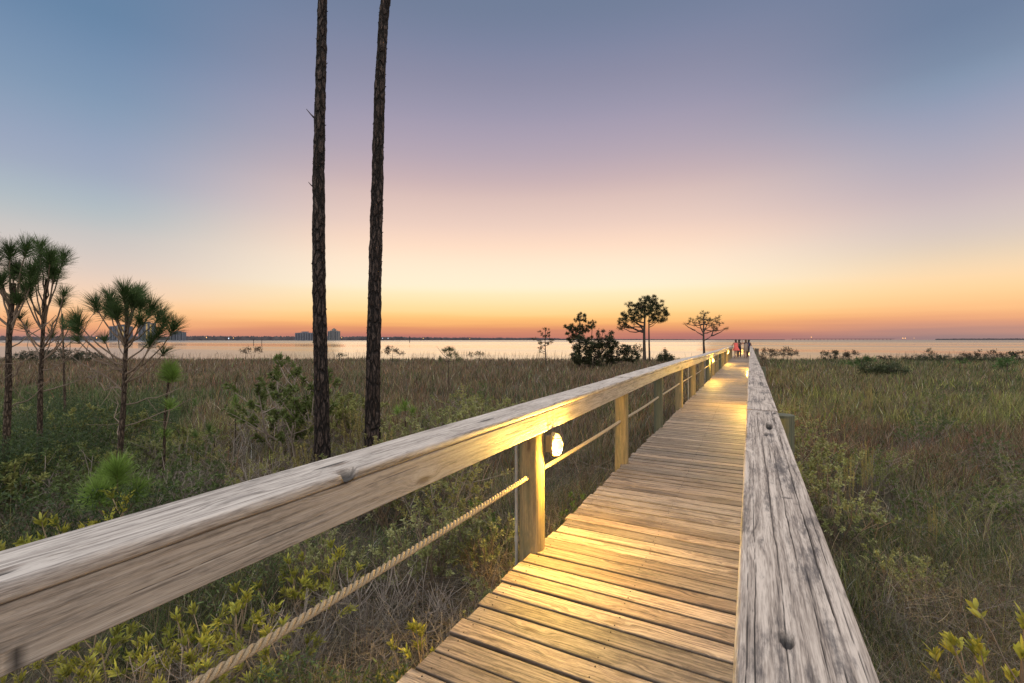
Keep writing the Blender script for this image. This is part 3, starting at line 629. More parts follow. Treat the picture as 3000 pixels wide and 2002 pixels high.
def grass_kind(fw, px, r):
    """weights of the seven colours at a spot: patches of different plants"""
    n = len(fw); w = np.zeros((n, 7)); a = fbm(r * .35, fw * .22, 31); b = fbm(r * .12, fw * .12, 37); c = vn(r * 1.3, fw * 1.3, 41)
    ff = fw * (1 + .35 * (a - .5))
    right = px > 2250 - 400 / np.maximum(fw, 1) * 0; left = ~right
    def put(m, ws): w[m] += np.array(ws, float)
    put(right & (ff < 6.5), (.9, .4, 1.2, 3, .5, .5, 1.4))
    put(right & (ff >= 6.5) & (ff < 12), (4, 2.2, .5, 1, .3, .1, .8))
    w[right & (ff >= 12) & (ff < 21)] += (np.array((1.0, .2, 2.6, .9, .4, 3.2, .3)) * (1 - np.clip((vn(r * .35, fw * .5, 71) - .45) * 5, 0, 1))[:, None] + np.array((2.4, .6, 1.2, 2.4, .2, .3, .6)) * np.clip((vn(r * .35, fw * .5, 71) - .45) * 5, 0, 1)[:, None])[right & (ff >= 12) & (ff < 21)]
    put(right & (ff >= 21) & (ff < 38), (2.4, .4, 2.4, 1.6, .2, .7, .9))
    put(right & (ff >= 38), (1.2, .2, .5, 4.6, .05, .05, .6))
    put(left & (ff >= 19), (4, .9, .4, .9, .08, .03, .9)); put(left & (ff >= 15) & (ff < 19) & (px < 1100), (1.2, .4, .4, 4, .05, .03, .5)); put(left & (ff >= 15) & (ff < 19) & (px >= 1100), (4, .9, .4, 1.2, .1, .03, .7))
    m = left & (ff >= 6.5) & (ff < 15)
    put(m & (px < 560), (.3, .1, .4, 5, .05, .2, .3)); put(m & (px >= 560) & (px < 1250), (1.3, 1.4 , 2.2, 1.0, 1.1, .6, 1.6)); put(m & (px >= 1250), (3.2, .8, .6, 1.2, .2, .1, 1.2))
    m = left & (ff < 6.5)
    put(m & (px < 450), (.6, .2, .8, 4, .2, .4, .6)); put(m & (px >= 450), (.9, .3, .7, 2.6, .45, .3, 2.2))
    w[:, 3] *= 1 + 2.2 * np.clip(b - .5, 0, 1) * 4; w[:, 5] *= 1 + 3 * np.clip(.48 - b, 0, 1) * 3 * (fw < 24); w[:, 1] *= .4 + 2.2 * c
    w /= w.sum(1, keepdims=True); k = (w.cumsum(1) > RNG.random((n, 1))).argmax(1)
    return k
KC = np.stack([BROWN, RUST, OLIVE, DGREEN, STRAW, YGREEN, GREY])
def grass(n, f0, f1, seg, name, label, wmul=1.0):
    fw, px, r, p = sample(n, f0, f1); keep = np.ones(len(fw), bool)
    for (ex, ey, er) in EX:
        dd = np.hypot(p[:, 0] - ex, p[:, 1] - ey) / er; keep &= (dd > 1) | (RNG.random(len(fw)) < .12 + .5 * dd ** 3)
    clump = fbm(r * 2.6, fw * 2.6, 23, 2); keep &= RNG.random(len(fw)) < np.where(fw < 14, .12 + 2.2 * np.clip(clump - .34, 0, 1) * 1.6, .25 + 3 * np.clip(fbm(r * .9, fw * .7, 29, 2) - .3, 0, 1))
    fw, px, r, p = fw[keep], px[keep], r[keep], p[keep]; k = grass_kind(fw, px, r); n = len(fw)
    col = KC[k] * np.exp(RNG.normal(0, .48, (n, 1))) * (1 + RNG.normal(0, .07, (n, 3)))
    h = (.30 + .62 * fbm(r * .55, fw * .42, 51)) * RNG.uniform(.55, 1.2, n) * np.where(k == 6, .85, 1)
    h = np.where(fw > 42, h * .82, h)
    h = h * np.where((fw < 3.4), .8, 1)
    base = np.concatenate([p, (ground_z(fw, r) - .03)[:, None]], 1)
    wind = np.array([RT[0], RT[1], 0]) * .05
    d = np.array([0, 0, 1.]) + RNG.normal(0, .16, (n, 3)) * [1, 1, .2] + wind
    messy = (RNG.random(n) < np.where(fw < 9, .45, .15))[:, None]
    d = np.where(messy, d + RNG.normal(0, .45, (n, 3)) * [1, 1, 0], d)
    bend = RNG.normal(0, .20, (n, 3)) * [1, 1, 0] + [0, 0, -.12]; bend = np.where(messy, bend * 1.9, bend)
    wd = np.maximum(.0042, .00105 * fw) * RNG.uniform(.6, 1.3, n) * wmul
    prof = np.interp(np.linspace(0, 1, seg + 1), [0, .4, .8, 1], [.8, 1, .6, .06])
    # broad sides roughly face all ways
    a = RNG.uniform(0, 2 * np.pi, n); side = np.stack([np.cos(a), np.sin(a), 0 * a], -1)
    g = Geo(); tip = np.where(RNG.random((n, 1)) < .35, col * .5 + STRAW * .5, col)
    strips(g, base, d, h, wd, bend, prof, np.clip(col, .01, .6), side=side, tipcol=np.clip(tip, .01, .6))
    return tag(g.build(name, M_grass, smooth=False), label, 'grass', kind='stuff')
# reeds standing up against the water
n = 2600; px = RNG.uniform(-200, 3300, n); cl = fbm(px * .012, px * 0, 77); ok = RNG.random(n) < np.clip((cl - .42) * 5, .08, 1); px = px[ok]; n = len(px)
fw = RNG.uniform(44, 53, n); r = fw * (px - 1500) / FPX; p = wpos(fw, r); ok = off_walk(p); fw, px, r, p = fw[ok], px[ok], r[ok], p[ok]; n = len(fw)
g = Geo(); hh = RNG.uniform(.7, 1.0, n) + .45 * RNG.random(n) ** 2 * (fbm(px * .02, px * 0, 78) + .3)
strips(g, np.concatenate([p, (ground_z(fw, r))[:, None]], 1), np.array([0, 0, 1.]) + RNG.normal(0, .08, (n, 3)), hh, RNG.uniform(.012, .03, n), RNG.normal(0, .1, (n, 3)) * [1, 1, 0], [1, .8, .6, .9, .2],
       BROWN * RNG.uniform(.6, 1.3, (n, 1)))
tag(g.build('reeds', M_grass), 'sparse tall reeds standing along the water edge', 'reeds', kind='stuff')
# dry twigs and low leafy tangle near the boardwalk
def twigs(n, f0, f1, name, label, cols, ln, px0=-300, px1=3350, up=.5, wd=.0024):
    fw, px, r, p = sample(n, f0, f1, px0, px1); cl = fbm(r * .9, fw * .9, 61, 3); ok = RNG.random(len(fw)) < np.clip((cl - .36) * 5, .05, 1); fw, px, r, p = fw[ok], px[ok], r[ok], p[ok]; n = len(fw)
    z = ground_z(fw, r) + RNG.uniform(0, .42, n) * np.clip(cl[ok] * 1.6, .4, 1)
    d = RNG.normal(0, 1, (n, 3)) * [1, 1, .5] + [0, 0, up]; c = cols[RNG.integers(0, len(cols), n)] * RNG.uniform(.6, 1.3, (n, 1))
    g = Geo(); strips(g, np.concatenate([p, z[:, None]], 1), d, RNG.uniform(.5, 1.2, n) * ln, np.maximum(wd, .0008 * fw) * RNG.uniform(.6, 1.4, n), RNG.normal(0, .45, (n, 3)), [1, .9, .7, .5, .15], np.clip(c, 0, .6))
    return tag(g.build(name, M_grass, smooth=False), label, 'undergrowth', kind='stuff')
twigs(85000, 1.8, 8, 'dry_twigs', 'pale grey dead twigs tangled among the grass', np.stack([GREY * 1.3, GREY * .8, STRAW * .9, np.array([.15, .11, .09])]), .28)
# low leafy ground plants
def leaf_carpet(n, f0, f1, px0, px1, cols, label, lsz=.035, zmax=.5, sd=91):
    fw, px, r, p = sample(n, f0, f1, px0, px1); cl = fbm(r * .8, fw * .8, sd, 3); ok = RNG.random(len(fw)) < np.clip((cl - .44) * 7, .02, 1); fw, px, r, p, cl = fw[ok], px[ok], r[ok], p[ok], cl[ok]; n = len(fw)
    z = ground_z(fw, r) + zmax * np.clip((cl - .36) * 4, .25, 1) * RNG.uniform(.35, 1, n) ** .6
    d = RNG.normal(0, .7, (n, 3)) + [0, 0, .7]; c = cols[RNG.integers(0, len(cols), n)] * RNG.uniform(.6, 1.3, (n, 1))
    g = Geo(); strips(g, np.concatenate([p, z[:, None]], 1), d, np.maximum(lsz, .0035 * fw) * RNG.uniform(.7, 1.4, n), np.maximum(lsz * .32, .0012 * fw) * RNG.uniform(.7, 1.2, n), RNG.normal(0, .3, (n, 3)), [.2, 1, .15], np.clip(c, 0, .6))
    return tag(g.build('low_foliage', M_leaf, smooth=False), label, 'undergrowth', kind='stuff')
leaf_carpet(110000, 4, 12, -300, 520, np.stack([DGREEN * .8, DGREEN * 1.1, np.array([.04, .07, .035])]), 'dark evergreen undergrowth beneath the left pines', zmax=1.05)
leaf_carpet(30000, 1.9, 6, 300, 1700, np.stack([DGREEN * 1.4, OLIVE, np.array([.12, .17, .06])]), 'low olive leaves below the left railing', zmax=.55, sd=95)
leaf_carpet(22000, 4, 14, 2280, 3300, np.stack([DGREEN * 1.2, OLIVE * .8]), 'low dark leaves in the grass right of the boardwalk', zmax=.45, sd=97)

# ================================================================== shrubs
def branch_pts(p0, p1, sag=.15, n=5, wob=.06):
    p0, p1 = np.array(p0, float), np.array(p1, float); L_ = np.linalg.norm(p1 - p0); t = np.linspace(0, 1, n)[:, None]
    mid = p0 + (p1 - p0) * t; mid[:, 2] -= sag * L_ * (t[:, 0] * (1 - t[:, 0])) * 4 * .5
    return mid + RNG.normal(0, wob * L_ * .3, mid.shape) * (t * (1 - t) * 4)
def shrub_proto(name, h, w, nst, sub, leafL, leafW, nl, col, tip, tw=.006, tcol=(.20, .15, .11), flat=.5, up=.5, cluster=.35, seed=1):
    """branching stems and leaves set along the outer part of each twig"""
    gs, gl = Geo(), Geo(); ends = []
    for k in range(nst):
        a = RNG.uniform(0, 2 * np.pi); rr_k = w * .5 * math.sqrt(RNG.random()); e = np.array([rr_k * math.cos(a), rr_k * math.sin(a), h * (.62 + .38 * RNG.random()) * (1 - flat * (rr_k / (w * .5)) ** 2)])
        b0 = np.array([RNG.normal(0, .03), RNG.normal(0, .03), -.03]); st = branch_pts(b0, e, .25, 6, .12)
        tube(gs, st, np.linspace(tw * 1.6, tw * .5, 6), 4, np.array(tcol) * RNG.uniform(.8, 1.2), cap=False); ends.append((st[-2], st[-1]))
        for j in range(sub):
            t = RNG.uniform(.35, .9); i = int(t * 5); q0 = st[i] * (1 - (t * 5 - i)) + st[min(5, i + 1)] * (t * 5 - i)
            q1 = q0 + np.array([RNG.normal(0, .5), RNG.normal(0, .5), .7]) * h * RNG.uniform(.18, .34); q1[2] = min(q1[2], h * 1.03)
            s2 = branch_pts(q0, q1, .1, 4, .1); tube(gs, s2, np.linspace(tw * .7, tw * .35, 4), 3, np.array(tcol) * RNG.uniform(.8, 1.2), cap=False); ends.append((s2[0], s2[-1]))
    E0 = np.array([e[0] for e in ends]); E1 = np.array([e[1] for e in ends]); m = len(ends)
    idx = np.repeat(np.arange(m), nl); t = 1 - RNG.random(len(idx)) ** 1.3 * cluster * 2 * .5
    ax = unit(E1 - E0)[idx]; base = E1[idx] - ax * ((1 - t) * np.linalg.norm(E1 - E0, axis=1)[idx])[:, None]
    rd = RNG.normal(size=(len(idx), 3)); rd = unit(rd - ax * (rd * ax).sum(1, keepdims=True)); d = ax * up + rd * .8 + [0, 0, .15]
    c = np.array(col) * RNG.uniform(.65, 1.3, (len(idx), 1)) * np.repeat(RNG.uniform(.6, 1.25, (m, 1)), nl, 0)
    tv_ = np.repeat(RNG.random((m, 1)), nl, 0) ** 1.2; tc = (np.array(tip) * tv_ + np.array(col) * 1.15 * (1 - tv_)) * RNG.uniform(.75, 1.2, (len(idx), 1))
    strips(gl, base, d, leafL * RNG.uniform(.6, 1.25, len(idx)), leafW * RNG.uniform(.7, 1.2, len(idx)), RNG.normal(0, .15, (len(idx), 3)) + [0, 0, -.1], [.25, .9, 1, .1], np.clip(c, 0, .6), tipcol=np.clip(tc, 0, .6))
    o = empty(name, (0, 0, 0), 'x', 'shrub'); gs.build('stems', M_twig, o); gl.build('foliage', M_leaf, o, smooth=False); return o
def put(proto, used, px, d, label, group=None, s=1.0, cat='shrub', dz=0.0, sx=1.0):
    o = proto if not used.get(proto.name) else copy_tree(proto); used[proto.name] = 1
    r = d * (px - 1500) / FPX; gz = float(ground_z(np.array([d]), np.array([r]))[0])
    o.location = at(px, d, gz + dz); o.rotation_euler = (0, 0, random.uniform(0, 6.28)); o.scale = (s * sx, s * sx, s)
    if 'group' in o: del o['group']
    if cat == 'shrub': q = at(px, d); v_ = unit(np.array([q.x, q.y])); EX.append((q.x, q.y, .42 * s)); EX.append((q.x - v_[0] * .45 * s, q.y - v_[1] * .45 * s, .40 * s))
    return tag(o, label, cat, group)
U = {}
YL = (.23, .25, .045); YT = (.70, .60, .10)
bay = [shrub_proto('bayberry_bush', .72, .90, 12, 3, .060, .0125, 24, YL, YT, tcol=(.34, .26, .18), seed=k, up=.95, cluster=.28, flat=.3) for k in range(2)]
bay_tall = shrub_proto('bayberry_bush', .95, .7, 9, 3, .062, .018, 16, (.30, .30, .05), (.56, .48, .08), up=1.1, cluster=.2)
salt = [shrub_proto('saltbush', 1.0, 1.05, 20, 5, .036, .012, 30, (.20, .225, .08), (.42, .42, .22), tw=.005, flat=.3) for k in range(2)]
wax = shrub_proto('wax_myrtle', 2.3, 1.5, 10, 9, .085, .026, 60, (.10, .135, .04), (.17, .20, .07), tw=.016, tcol=(.26, .22, .19), flat=.25)
waxs = shrub_proto('wax_myrtle', 1.2, 1.1, 14, 5, .055, .017, 44, (.19, .21, .065), (.32, .32, .12), tw=.007, flat=.45)
low = [shrub_proto('marsh_elder', .85, 1.1, 12, 5, .034, .011, 26, c_, t_, tw=.005, tcol=(.24, .21, .18), flat=.35) for c_, t_ in (((.17, .20, .065), (.38, .39, .19)), ((.085, .125, .042), (.17, .22, .08)), ((.23, .235, .08), (.44, .40, .17)))]
gold = shrub_proto('goldenrod', 1.15, .55, 16, 0, .040, .010, 60, (.30, .27, .10), (.46, .38, .17), tw=.004, flat=.1, up=1.3, cluster=.9)
dead = shrub_proto('bare_shrub', .75, .7, 14, 6, .02, .003, 3, (.2, .17, .14), (.3, .26, .2), tw=.0045, tcol=(.36, .315, .28), flat=.3)
green_sp = shrub_proto('leafy_sapling', .8, .6, 7, 3, .045, .016, 22, (.10, .17, .04), (.16, .26, .06), tw=.004)
gb = 'yellow-green bayberry bushes below the left railing'
for k, (px, d, s) in enumerate(((610, 2.9, .95), (700, 2.75, 1.0), (300, 2.55, .85), (120, 2.7, 1.0), (490, 2.45, .75), (740, 2.25, .7), (905, 3.6, .95), (60, 3.5, 1.3), (250, 3.9, 1.35), (-60, 3.1, 1.2))):
    lb = ['widest yellow-green bayberry bush under the middle of the left rail', 'yellow-green bayberry bush next to the twisted rope, right of the widest one', 'bayberry tuft at the bottom edge left of the pale twigs', 'bayberry bush in the bottom left corner', 'small bayberry tuft between pale twigs at the bottom', 'small bayberry tuft touching the lower end of the rope',
          'bayberry bush below the rail left of the rope, dark grass around it', 'yellow bayberry tuft showing above the rail at far left', 'yellow bayberry tuft showing above the rail right of the far left one', 'bayberry bush cut by the left edge of the photo'][k]
    put(bay[k % 2], U, px, d, lb, gb, s)
put(bay[0], U, 1290, 2.75, 'yellow-green bayberry bush growing against the deck edge at the bottom', gb, .85)
put(bay[1], U, 1160, 2.45, 'low bayberry sprig beside the deck edge, left of the bigger one', gb, .6)
put(bay_tall, U, 2850, 1.95, 'bright yellow bayberry sprig in the bottom right corner', None, .92, dz=.0)
put(bay_tall, U, 3010, 2.35, 'bayberry sprig cut by the right edge of the photo', None, 1.05)
put(bay[0], U, 2640, 1.75, 'small bayberry sprig at the bottom edge right of the rail', None, .8)
put(bay[1], U, 2960, 1.85, 'low bayberry sprig under the bottom right corner one', None, .9)
gs_ = 'dusty green saltbushes behind the left railing'
for k, (px, d, s, lb) in enumerate(((1190, 7.3, 1.2, 'saltbush right of the second tall trunk'), (1290, 7.9, 1.3, 'broad saltbush in the row behind the left rail'), (1400, 8.9, 1.3, 'saltbush in the row behind the rail, right of the broad one'),
                                (1500, 9.8, 1.3, 'saltbush at the right end of the row, close behind the rail'), (1130, 5.6, 1.0, 'saltbush behind the rail at the foot of the second trunk'), (1290, 6.3, 1.05, 'low saltbush hugging the rail behind'),
                                (1250, 4.1, .95, 'pale-tipped saltbush under the rail left of the lamp post'), (1430, 4.3, .95, 'pale-tipped saltbush just left of the lamp post'), (1460, 3.4, .6, 'small saltbush at the foot of the lamp post'), (960, 3.9, .8, 'saltbush seen below the rail above the rope'))):
    put(salt[k % 2], U, px, d, lb, gs_, s)
put(green_sp, U, 1400, 4.9, 'bright green leafy sapling seen under the rail left of the lamp post', None, .95)
put(green_sp, U, 1690, 5.3, 'green leafy sprig right of the lamp post beyond the deck', None, .85)
sg = random.Random(11)
for k in range(52):
    px, d = sg.uniform(-150, 1420), math.exp(sg.uniform(math.log(5.2), math.log(14)))
    if px < 600 and d > 8: d *= .8
    kk = 1 if px < 560 and sg.random() < .7 else sg.choice((0, 2, 1))
    put(low[kk], U, px, d, ['dusty pale-tipped marsh scrub bush among the grass left of the boardwalk', 'dark green marsh scrub bush among the grass left of the boardwalk', 'yellowish marsh scrub bush among the grass left of the boardwalk'][kk], 'scrub bushes scattered left of the boardwalk', sg.uniform(.85, 1.3) * (1 if d < 9 else 1.15))
for k in range(22):
    px, d = sg.uniform(2330, 3200), math.exp(sg.uniform(math.log(4.2), math.log(17))); kk = sg.choice((0, 1))
    if px > 2500 or d > 6: put(low[kk], U, px, d, ['dusty marsh scrub bush half sunk in the grass right of the boardwalk', 'dark marsh scrub bush half sunk in the grass right of the boardwalk'][kk], 'scrub bushes scattered right of the boardwalk', sg.uniform(.7, 1.05))
put(wax, U, 850, 8.2, 'tall wax myrtle with bare pale stems left of the first tall trunk', None, 1.0)
put(waxs, U, 1015, 10.2, 'rounded light green wax myrtle between the two tall trunks', None, 1.25)
for px, d, s, lb in ((560, 8.5, .8, 'wax myrtle behind the small green pine tuft at left'), (130, 8.0, 1.1, 'dark wax myrtle under the leftmost pines'), (330, 9.0, 1.1, 'wax myrtle behind the nearest left pine'), (235, 6.5, .9, 'wax myrtle in front of the pine stems at left'), (30, 5.6, 1.0, 'wax myrtle at the left edge')):
    put(waxs, U, px, d, lb, None, s)
put(gold, U, 1030, 7.6, 'goldenrod clump with pale yellow plumes between the two tall trunks'); put(gold, U, 1140, 6.7, 'goldenrod plume just right of the second tall trunk', None, .85); put(gold, U, 895, 6.3, 'goldenrod left of the first tall trunk', None, .8)
for k, (px, d, s, lb) in enumerate(((1080, 3.5, 1.0, 'grey bare shrub above the rope, left part'), (1220, 3.6, .95, 'grey bare shrub in front of the pale-tipped saltbush'), (1240, 2.9, .85, 'grey bare shrub between the rope and the deck'), (1090, 2.6, .8, 'grey bare shrub below the rope near the bottom'), (520, 2.7, .9, 'pale bare shrub under the rail at the bottom left'), (820, 3.1, .95, 'bare branching shrub under the widest bayberry bush'),
        (560, 6.4, 1.0, 'bare shrub behind the rail left of the trunks'), (760, 6.2, 1.1, 'bare shrub behind the rail at the middle left'), (400, 2.4, .8, 'pale bare shrub at the bottom edge left of the rope end'), (960, 2.5, .85, 'pale bare shrub just above the lower rope end'), (1330, 3.3, .8, 'grey bare shrub leaning on the deck edge below the lamp post'), (680, 8.6, 1.2, 'bare shrub among the olive grass left of the trunks'))):
    put(dead, U, px, d, lb, 'bare grey shrubs around the rope', s, 'shrub')
for k, (px, d, s, lb) in enumerate(((2372, 6.2, 1.2, 'olive saltbush hugging the right rail beside the green pile'), (2440, 5.0, 1.05, 'olive saltbush right of the rail, nearest'), (2320, 8.2, 1.3, 'olive saltbush beyond the green pile'), (2650, 3.9, .65, 'pale-leaved saltbush low in the grass right of the rail'))):
    put(salt[k % 2], U, px, d, lb, 'saltbushes along the right rail', s)
for px, d, s, lb in ((2540, 5.7, .95, 'goldenrod spike in the right grass, taller of the near two'), (2490, 5.5, .85, 'goldenrod spike in the right grass, left of the taller one'), (2545, 11.5, 1.1, 'goldenrod spike farther off in the brown right grass'), (2735, 4.6, .6, 'small goldenrod spike in the right grass')):
    put(gold, U, px, d, lb, None, s, 'plant', sx=.35)

# ================================================================== pines
NG = (.058, .10, .034); NB = (.17, .27, .06)
def tuft(g, gs, base, axis, shoot=.22, n=150, nl=.23, col=NG, wd=.0038, spread=1.0, tcol=(.16, .12, .09)):
    base = np.array(base, float); axis = unit(np.array(axis, float)); n = int(n)
    if gs is not None: tube(gs, [base, base + axis * shoot], [.009, .005], 5, tcol, cap=False)
    t = RNG.uniform(.0, 1, n) ** .8; b = base + axis * (shoot * t)[:, None]
    rd = RNG.normal(size=(n, 3)); rd = unit(rd - axis * (rd @ axis)[:, None]); ang = np.interp(t, [0, 1], [1.25, .35]) * RNG.uniform(.5, 1.2, n) * spread
    d = axis * np.cos(ang)[:, None] + rd * np.sin(ang)[:, None]
    c = np.array(col) * RNG.uniform(.6, 1.4, (n, 1))
    strips(g, b, d, nl * RNG.uniform(.75, 1.12, n), wd * RNG.uniform(.7, 1.2, n), RNG.normal(0, .06, (n, 3)) + [0, 0, -.14], [1, 1, .8, .2], np.clip(c, 0, .5))
def pine_px(label, d, trunk, tufts, rad=(.040, .018), col=NG, nl=.235, n=300, mats=M_bark2, name='young_pine', wd=.0038, dead_br=(), jit=.16):
    """trunk: photo points at distance d; tufts: (px, py, attach_py, scale)"""
    pts = []
    for (px, py) in trunk: pts.append(np.array(at(px, d, py=py)))
    r0 = (trunk[0][0] - 1500) * d / FPX; gz = float(ground_z(np.array([d]), np.array([r0]))[0])
    base = pts[0].copy(); base[2] = gz - .05; pts = [base] + [p for p in pts if p[2] > gz + .1]
    org = Vector(base); o = empty(name, org, label, 'pine tree'); P = np.array(pts) - np.array(org)
    tt = np.linspace(0, len(P) - 1, 26); Q = np.stack([np.interp(tt, range(len(P)), P[:, k]) for k in range(3)], -1)
    for _ in range(3): Q[1:-1] = (Q[:-2] + 2 * Q[1:-1] + Q[2:]) / 4
    g = Geo(); tube(g, Q, np.linspace(rad[0], rad[1], 26), 10, rough=.12, seed=3); g.build('trunk', mats, o)
    gn_, gb_ = Geo(), Geo(); zq = Q[:, 2]
    fwd3 = np.array([FW[0], FW[1], 0])
    for tf in tufts:
        px, py, ay, s = tf[:4]; py += (14 if d < 6 else -26) if name == 'young_pine' and col is NG else 0; zt_ = CAMZ - d * (ay - HY) / FPX - org.z
        a0 = np.array([np.interp(zt_, zq, Q[:, k]) for k in range(3)])
        e = np.array(at(px, d, py=py)) - np.array(org) + fwd3 * RNG.normal(0, jit)
        bp_ = branch_pts(a0, e, .22, 6, .05); tube(gb_, bp_, np.linspace(max(.008, rad[1] * .7), .006, 6), 5, (.17, .13, .10), cap=False)
        ax = unit(unit(bp_[-1] - bp_[-2]) + np.array([0, 0, .9])); tuft(gn_, gb_, bp_[-1] - ax * .05, ax, .13 * s, n * s, nl * (.7 + .3 * s), col, wd)
    for (x0, y0, x1, y1) in dead_br:
        a = np.array(at(x0, d, py=y0)) - np.array(org); b = np.array(at(x1, d, py=y1)) - np.array(org) + fwd3 * RNG.normal(0, .2)
        bp_ = branch_pts(a, b, .1, 6, .12); tube(gb_, bp_, np.linspace(.009, .003, 6), 4, (.19, .15, .12), cap=False)
        for _ in range(3):
            q = bp_[RNG.integers(2, 6)]; tube(gb_, branch_pts(q, q + RNG.normal(0, .14, 3) + [0, 0, .03], .1, 4), np.linspace(.005, .002, 4), 3, (.2, .16, .13), cap=False)
    gb_.build('branches', M_twig, o)
    if gn_.n: gn_.build('needles', M_needle, o, smooth=False)
    return o
D = 3000 / 2350
def dp(*a): return [tuple(v * D if k < 3 else v for k, v in enumerate(q)) for q in a]
pine_px('nearest left pine with a flat crown of dark needle tufts and a long right branch', 5.9,
        [(q[0] * D, q[1] * D) for q in ((272, 1190), (272, 1080), (278, 1000), (284, 930), (286, 850), (291, 770), (291, 690))],
        dp((275, 675, 740, 1.1), (310, 678, 750, 1.1), (335, 722, 790, .9), (230, 700, 790, .9), (368, 735, 830, .7), (205, 770, 850, .35), (180, 745, 840, .35), (360, 800, 880, .35), (240, 770, 860, .3),  (290, 690, 760, 1.15), (262, 694, 790, 1.1), (318, 695, 770, 1.1), (240, 712, 800, 1), (345, 712, 790, 1.1), (222, 735, 830, .8), (352, 735, 800, .8), (276, 715, 770, 1), (305, 722, 790, .9), (388, 752, 860, .95), (374, 762, 860, .8), (350, 782, 880, .7), (212, 752, 840, .5), (330, 700, 780, .8), (255, 725, 800, .7)),
        dead_br=[(q[0] * D, q[1] * D, q[2] * D, q[3] * D) for q in ((284, 890, 190, 880), (286, 850, 210, 800), (283, 930, 400, 890), (280, 980, 370, 930), (284, 900, 150, 780), (277, 1010, 190, 920), (288, 820, 230, 760))])
pine_px('middle left pine, taller, with drooping needle tufts on its right side', 6.6,
        [(q[0] * D, q[1] * D) for q in ((90, 1060), (92, 960), (92, 880), (97, 800), (100, 720), (107, 640))],
        dp((108, 640, 700, 1.3), (138, 625, 720, 1.1), (82, 640, 720, 1.1), (165, 635, 740, 1.15), (125, 665, 740, 1.0), (150, 660, 760, .9), (70, 665, 740, .9), (98, 665, 730, 1.0), (112, 610, 680, 1.2), (140, 720, 790, .5), (60, 690, 760, .8), (100, 700, 760, .6), (178, 700, 800, .5), (60, 750, 800, .4), (130, 770, 830, .4), (165, 760, 830, .35), (75, 790, 840, .3), (30, 770, 820, .35)),
        dead_br=[(q[0] * D, q[1] * D, q[2] * D, q[3] * D) for q in ((97, 800, 160, 740), (95, 830, 20, 780), (92, 900, 150, 860), (95, 850, 170, 820), (98, 780, 50, 720))])
pine_px('leftmost pine with thick dark crown at the left edge', 6.1,
        [(q[0] * D, q[1] * D) for q in ((8, 1150), (12, 1060), (17, 960), (20, 870), (19, 780), (28, 690), (32, 650))],
        dp((32, 640, 700, 1.3), (8, 655, 720, 1.1), (55, 655, 730, 1.1), (20, 615, 690, 1.2), (-12, 625, 720, 1.1), (45, 605, 700, 1.2), (5, 590, 690, 1.2), (-20, 590, 700, 1.1), (25, 680, 740, 1.), (60, 680, 750, .7), (-15, 680, 750, 1.), (38, 715, 780, .7), (8, 715, 780, .7)),
        rad=(.05, .024), dead_br=[(q[0] * D, q[1] * D, q[2] * D, q[3] * D) for q in ((19, 800, 70, 720), (19, 830, -30, 790), (20, 870, 90, 800), (17, 940, 60, 880))])
pine_px('slim far pine half hidden behind the left pines', 9.5,
        [(q[0] * D, q[1] * D) for q in ((150, 960), (148, 900), (146, 820), (143, 720))],
        dp((143, 720, 780, .7), (120, 740, 800, .6), (168, 735, 800, .6), (155, 760, 820, .5), (130, 770, 830, .5), (180, 760, 830, .5), (200, 745, 830, .6)), rad=(.03, .012), nl=.26, n=110)
pine_px('small bright green pine tuft on a thin stem between the near pine and the trunks', 6.4,
        [(q[0] * D, q[1] * D) for q in ((372, 1150), (376, 1060), (378, 960), (384, 900), (388, 868))],
        dp((388, 866, 900, 1.2), (380, 872, 905, .9), (398, 872, 905, .9), (393, 935, 990, .5), (378, 1000, 1040, .4)), rad=(.022, .012), col=NB, nl=.21, n=360, jit=.08)
pine_px('bright green bushy pine sapling just behind the left rail', 4.6,
        [(q[0] * D, q[1] * D) for q in ((268, 1210), (268, 1160), (266, 1120))],
        dp((262, 1120, 1180, 1.2), (232, 1130, 1190, 1.0), (292, 1125, 1190, 1.0), (212, 1165, 1200, .8), (300, 1150, 1195, .9), (250, 1155, 1190, .9), (275, 1100, 1160, 1.1)), rad=(.018, .010), col=NB, nl=.25, n=380, jit=.12)
pine_px('tiny pale green pine tuft in the grass left of the wax myrtle', 9.0, [(540 * D, 985 * D), (541 * D, 940 * D), (541 * D, 925 * D)], dp((541, 925, 950, .9), (535, 935, 955, .6)), rad=(.012, .008), col=NB, nl=.18, n=110, jit=.05, wd=.005)
pine_px('low green pine tuft under the small bright one', 8.0, [(492 * D, 1010 * D), (492 * D, 1000 * D)], dp((492, 990, 1005, .9), (470, 1000, 1010, .7), (440, 930, 1000, .6)), rad=(.012, .008), col=(.10, .17, .045), nl=.2, n=110, jit=.1, wd=.005)
pine_px('light green pine tuft rising from the saltbushes right of the trunks', 8.3, [(930 * D, 985 * D), (930 * D, 950 * D), (930 * D, 935 * D)], dp((930, 938, 960, 1.0), (912, 948, 965, .7), (946, 950, 965, .7)), rad=(.014, .009), col=NB, nl=.17, n=150, jit=.05, wd=.005)

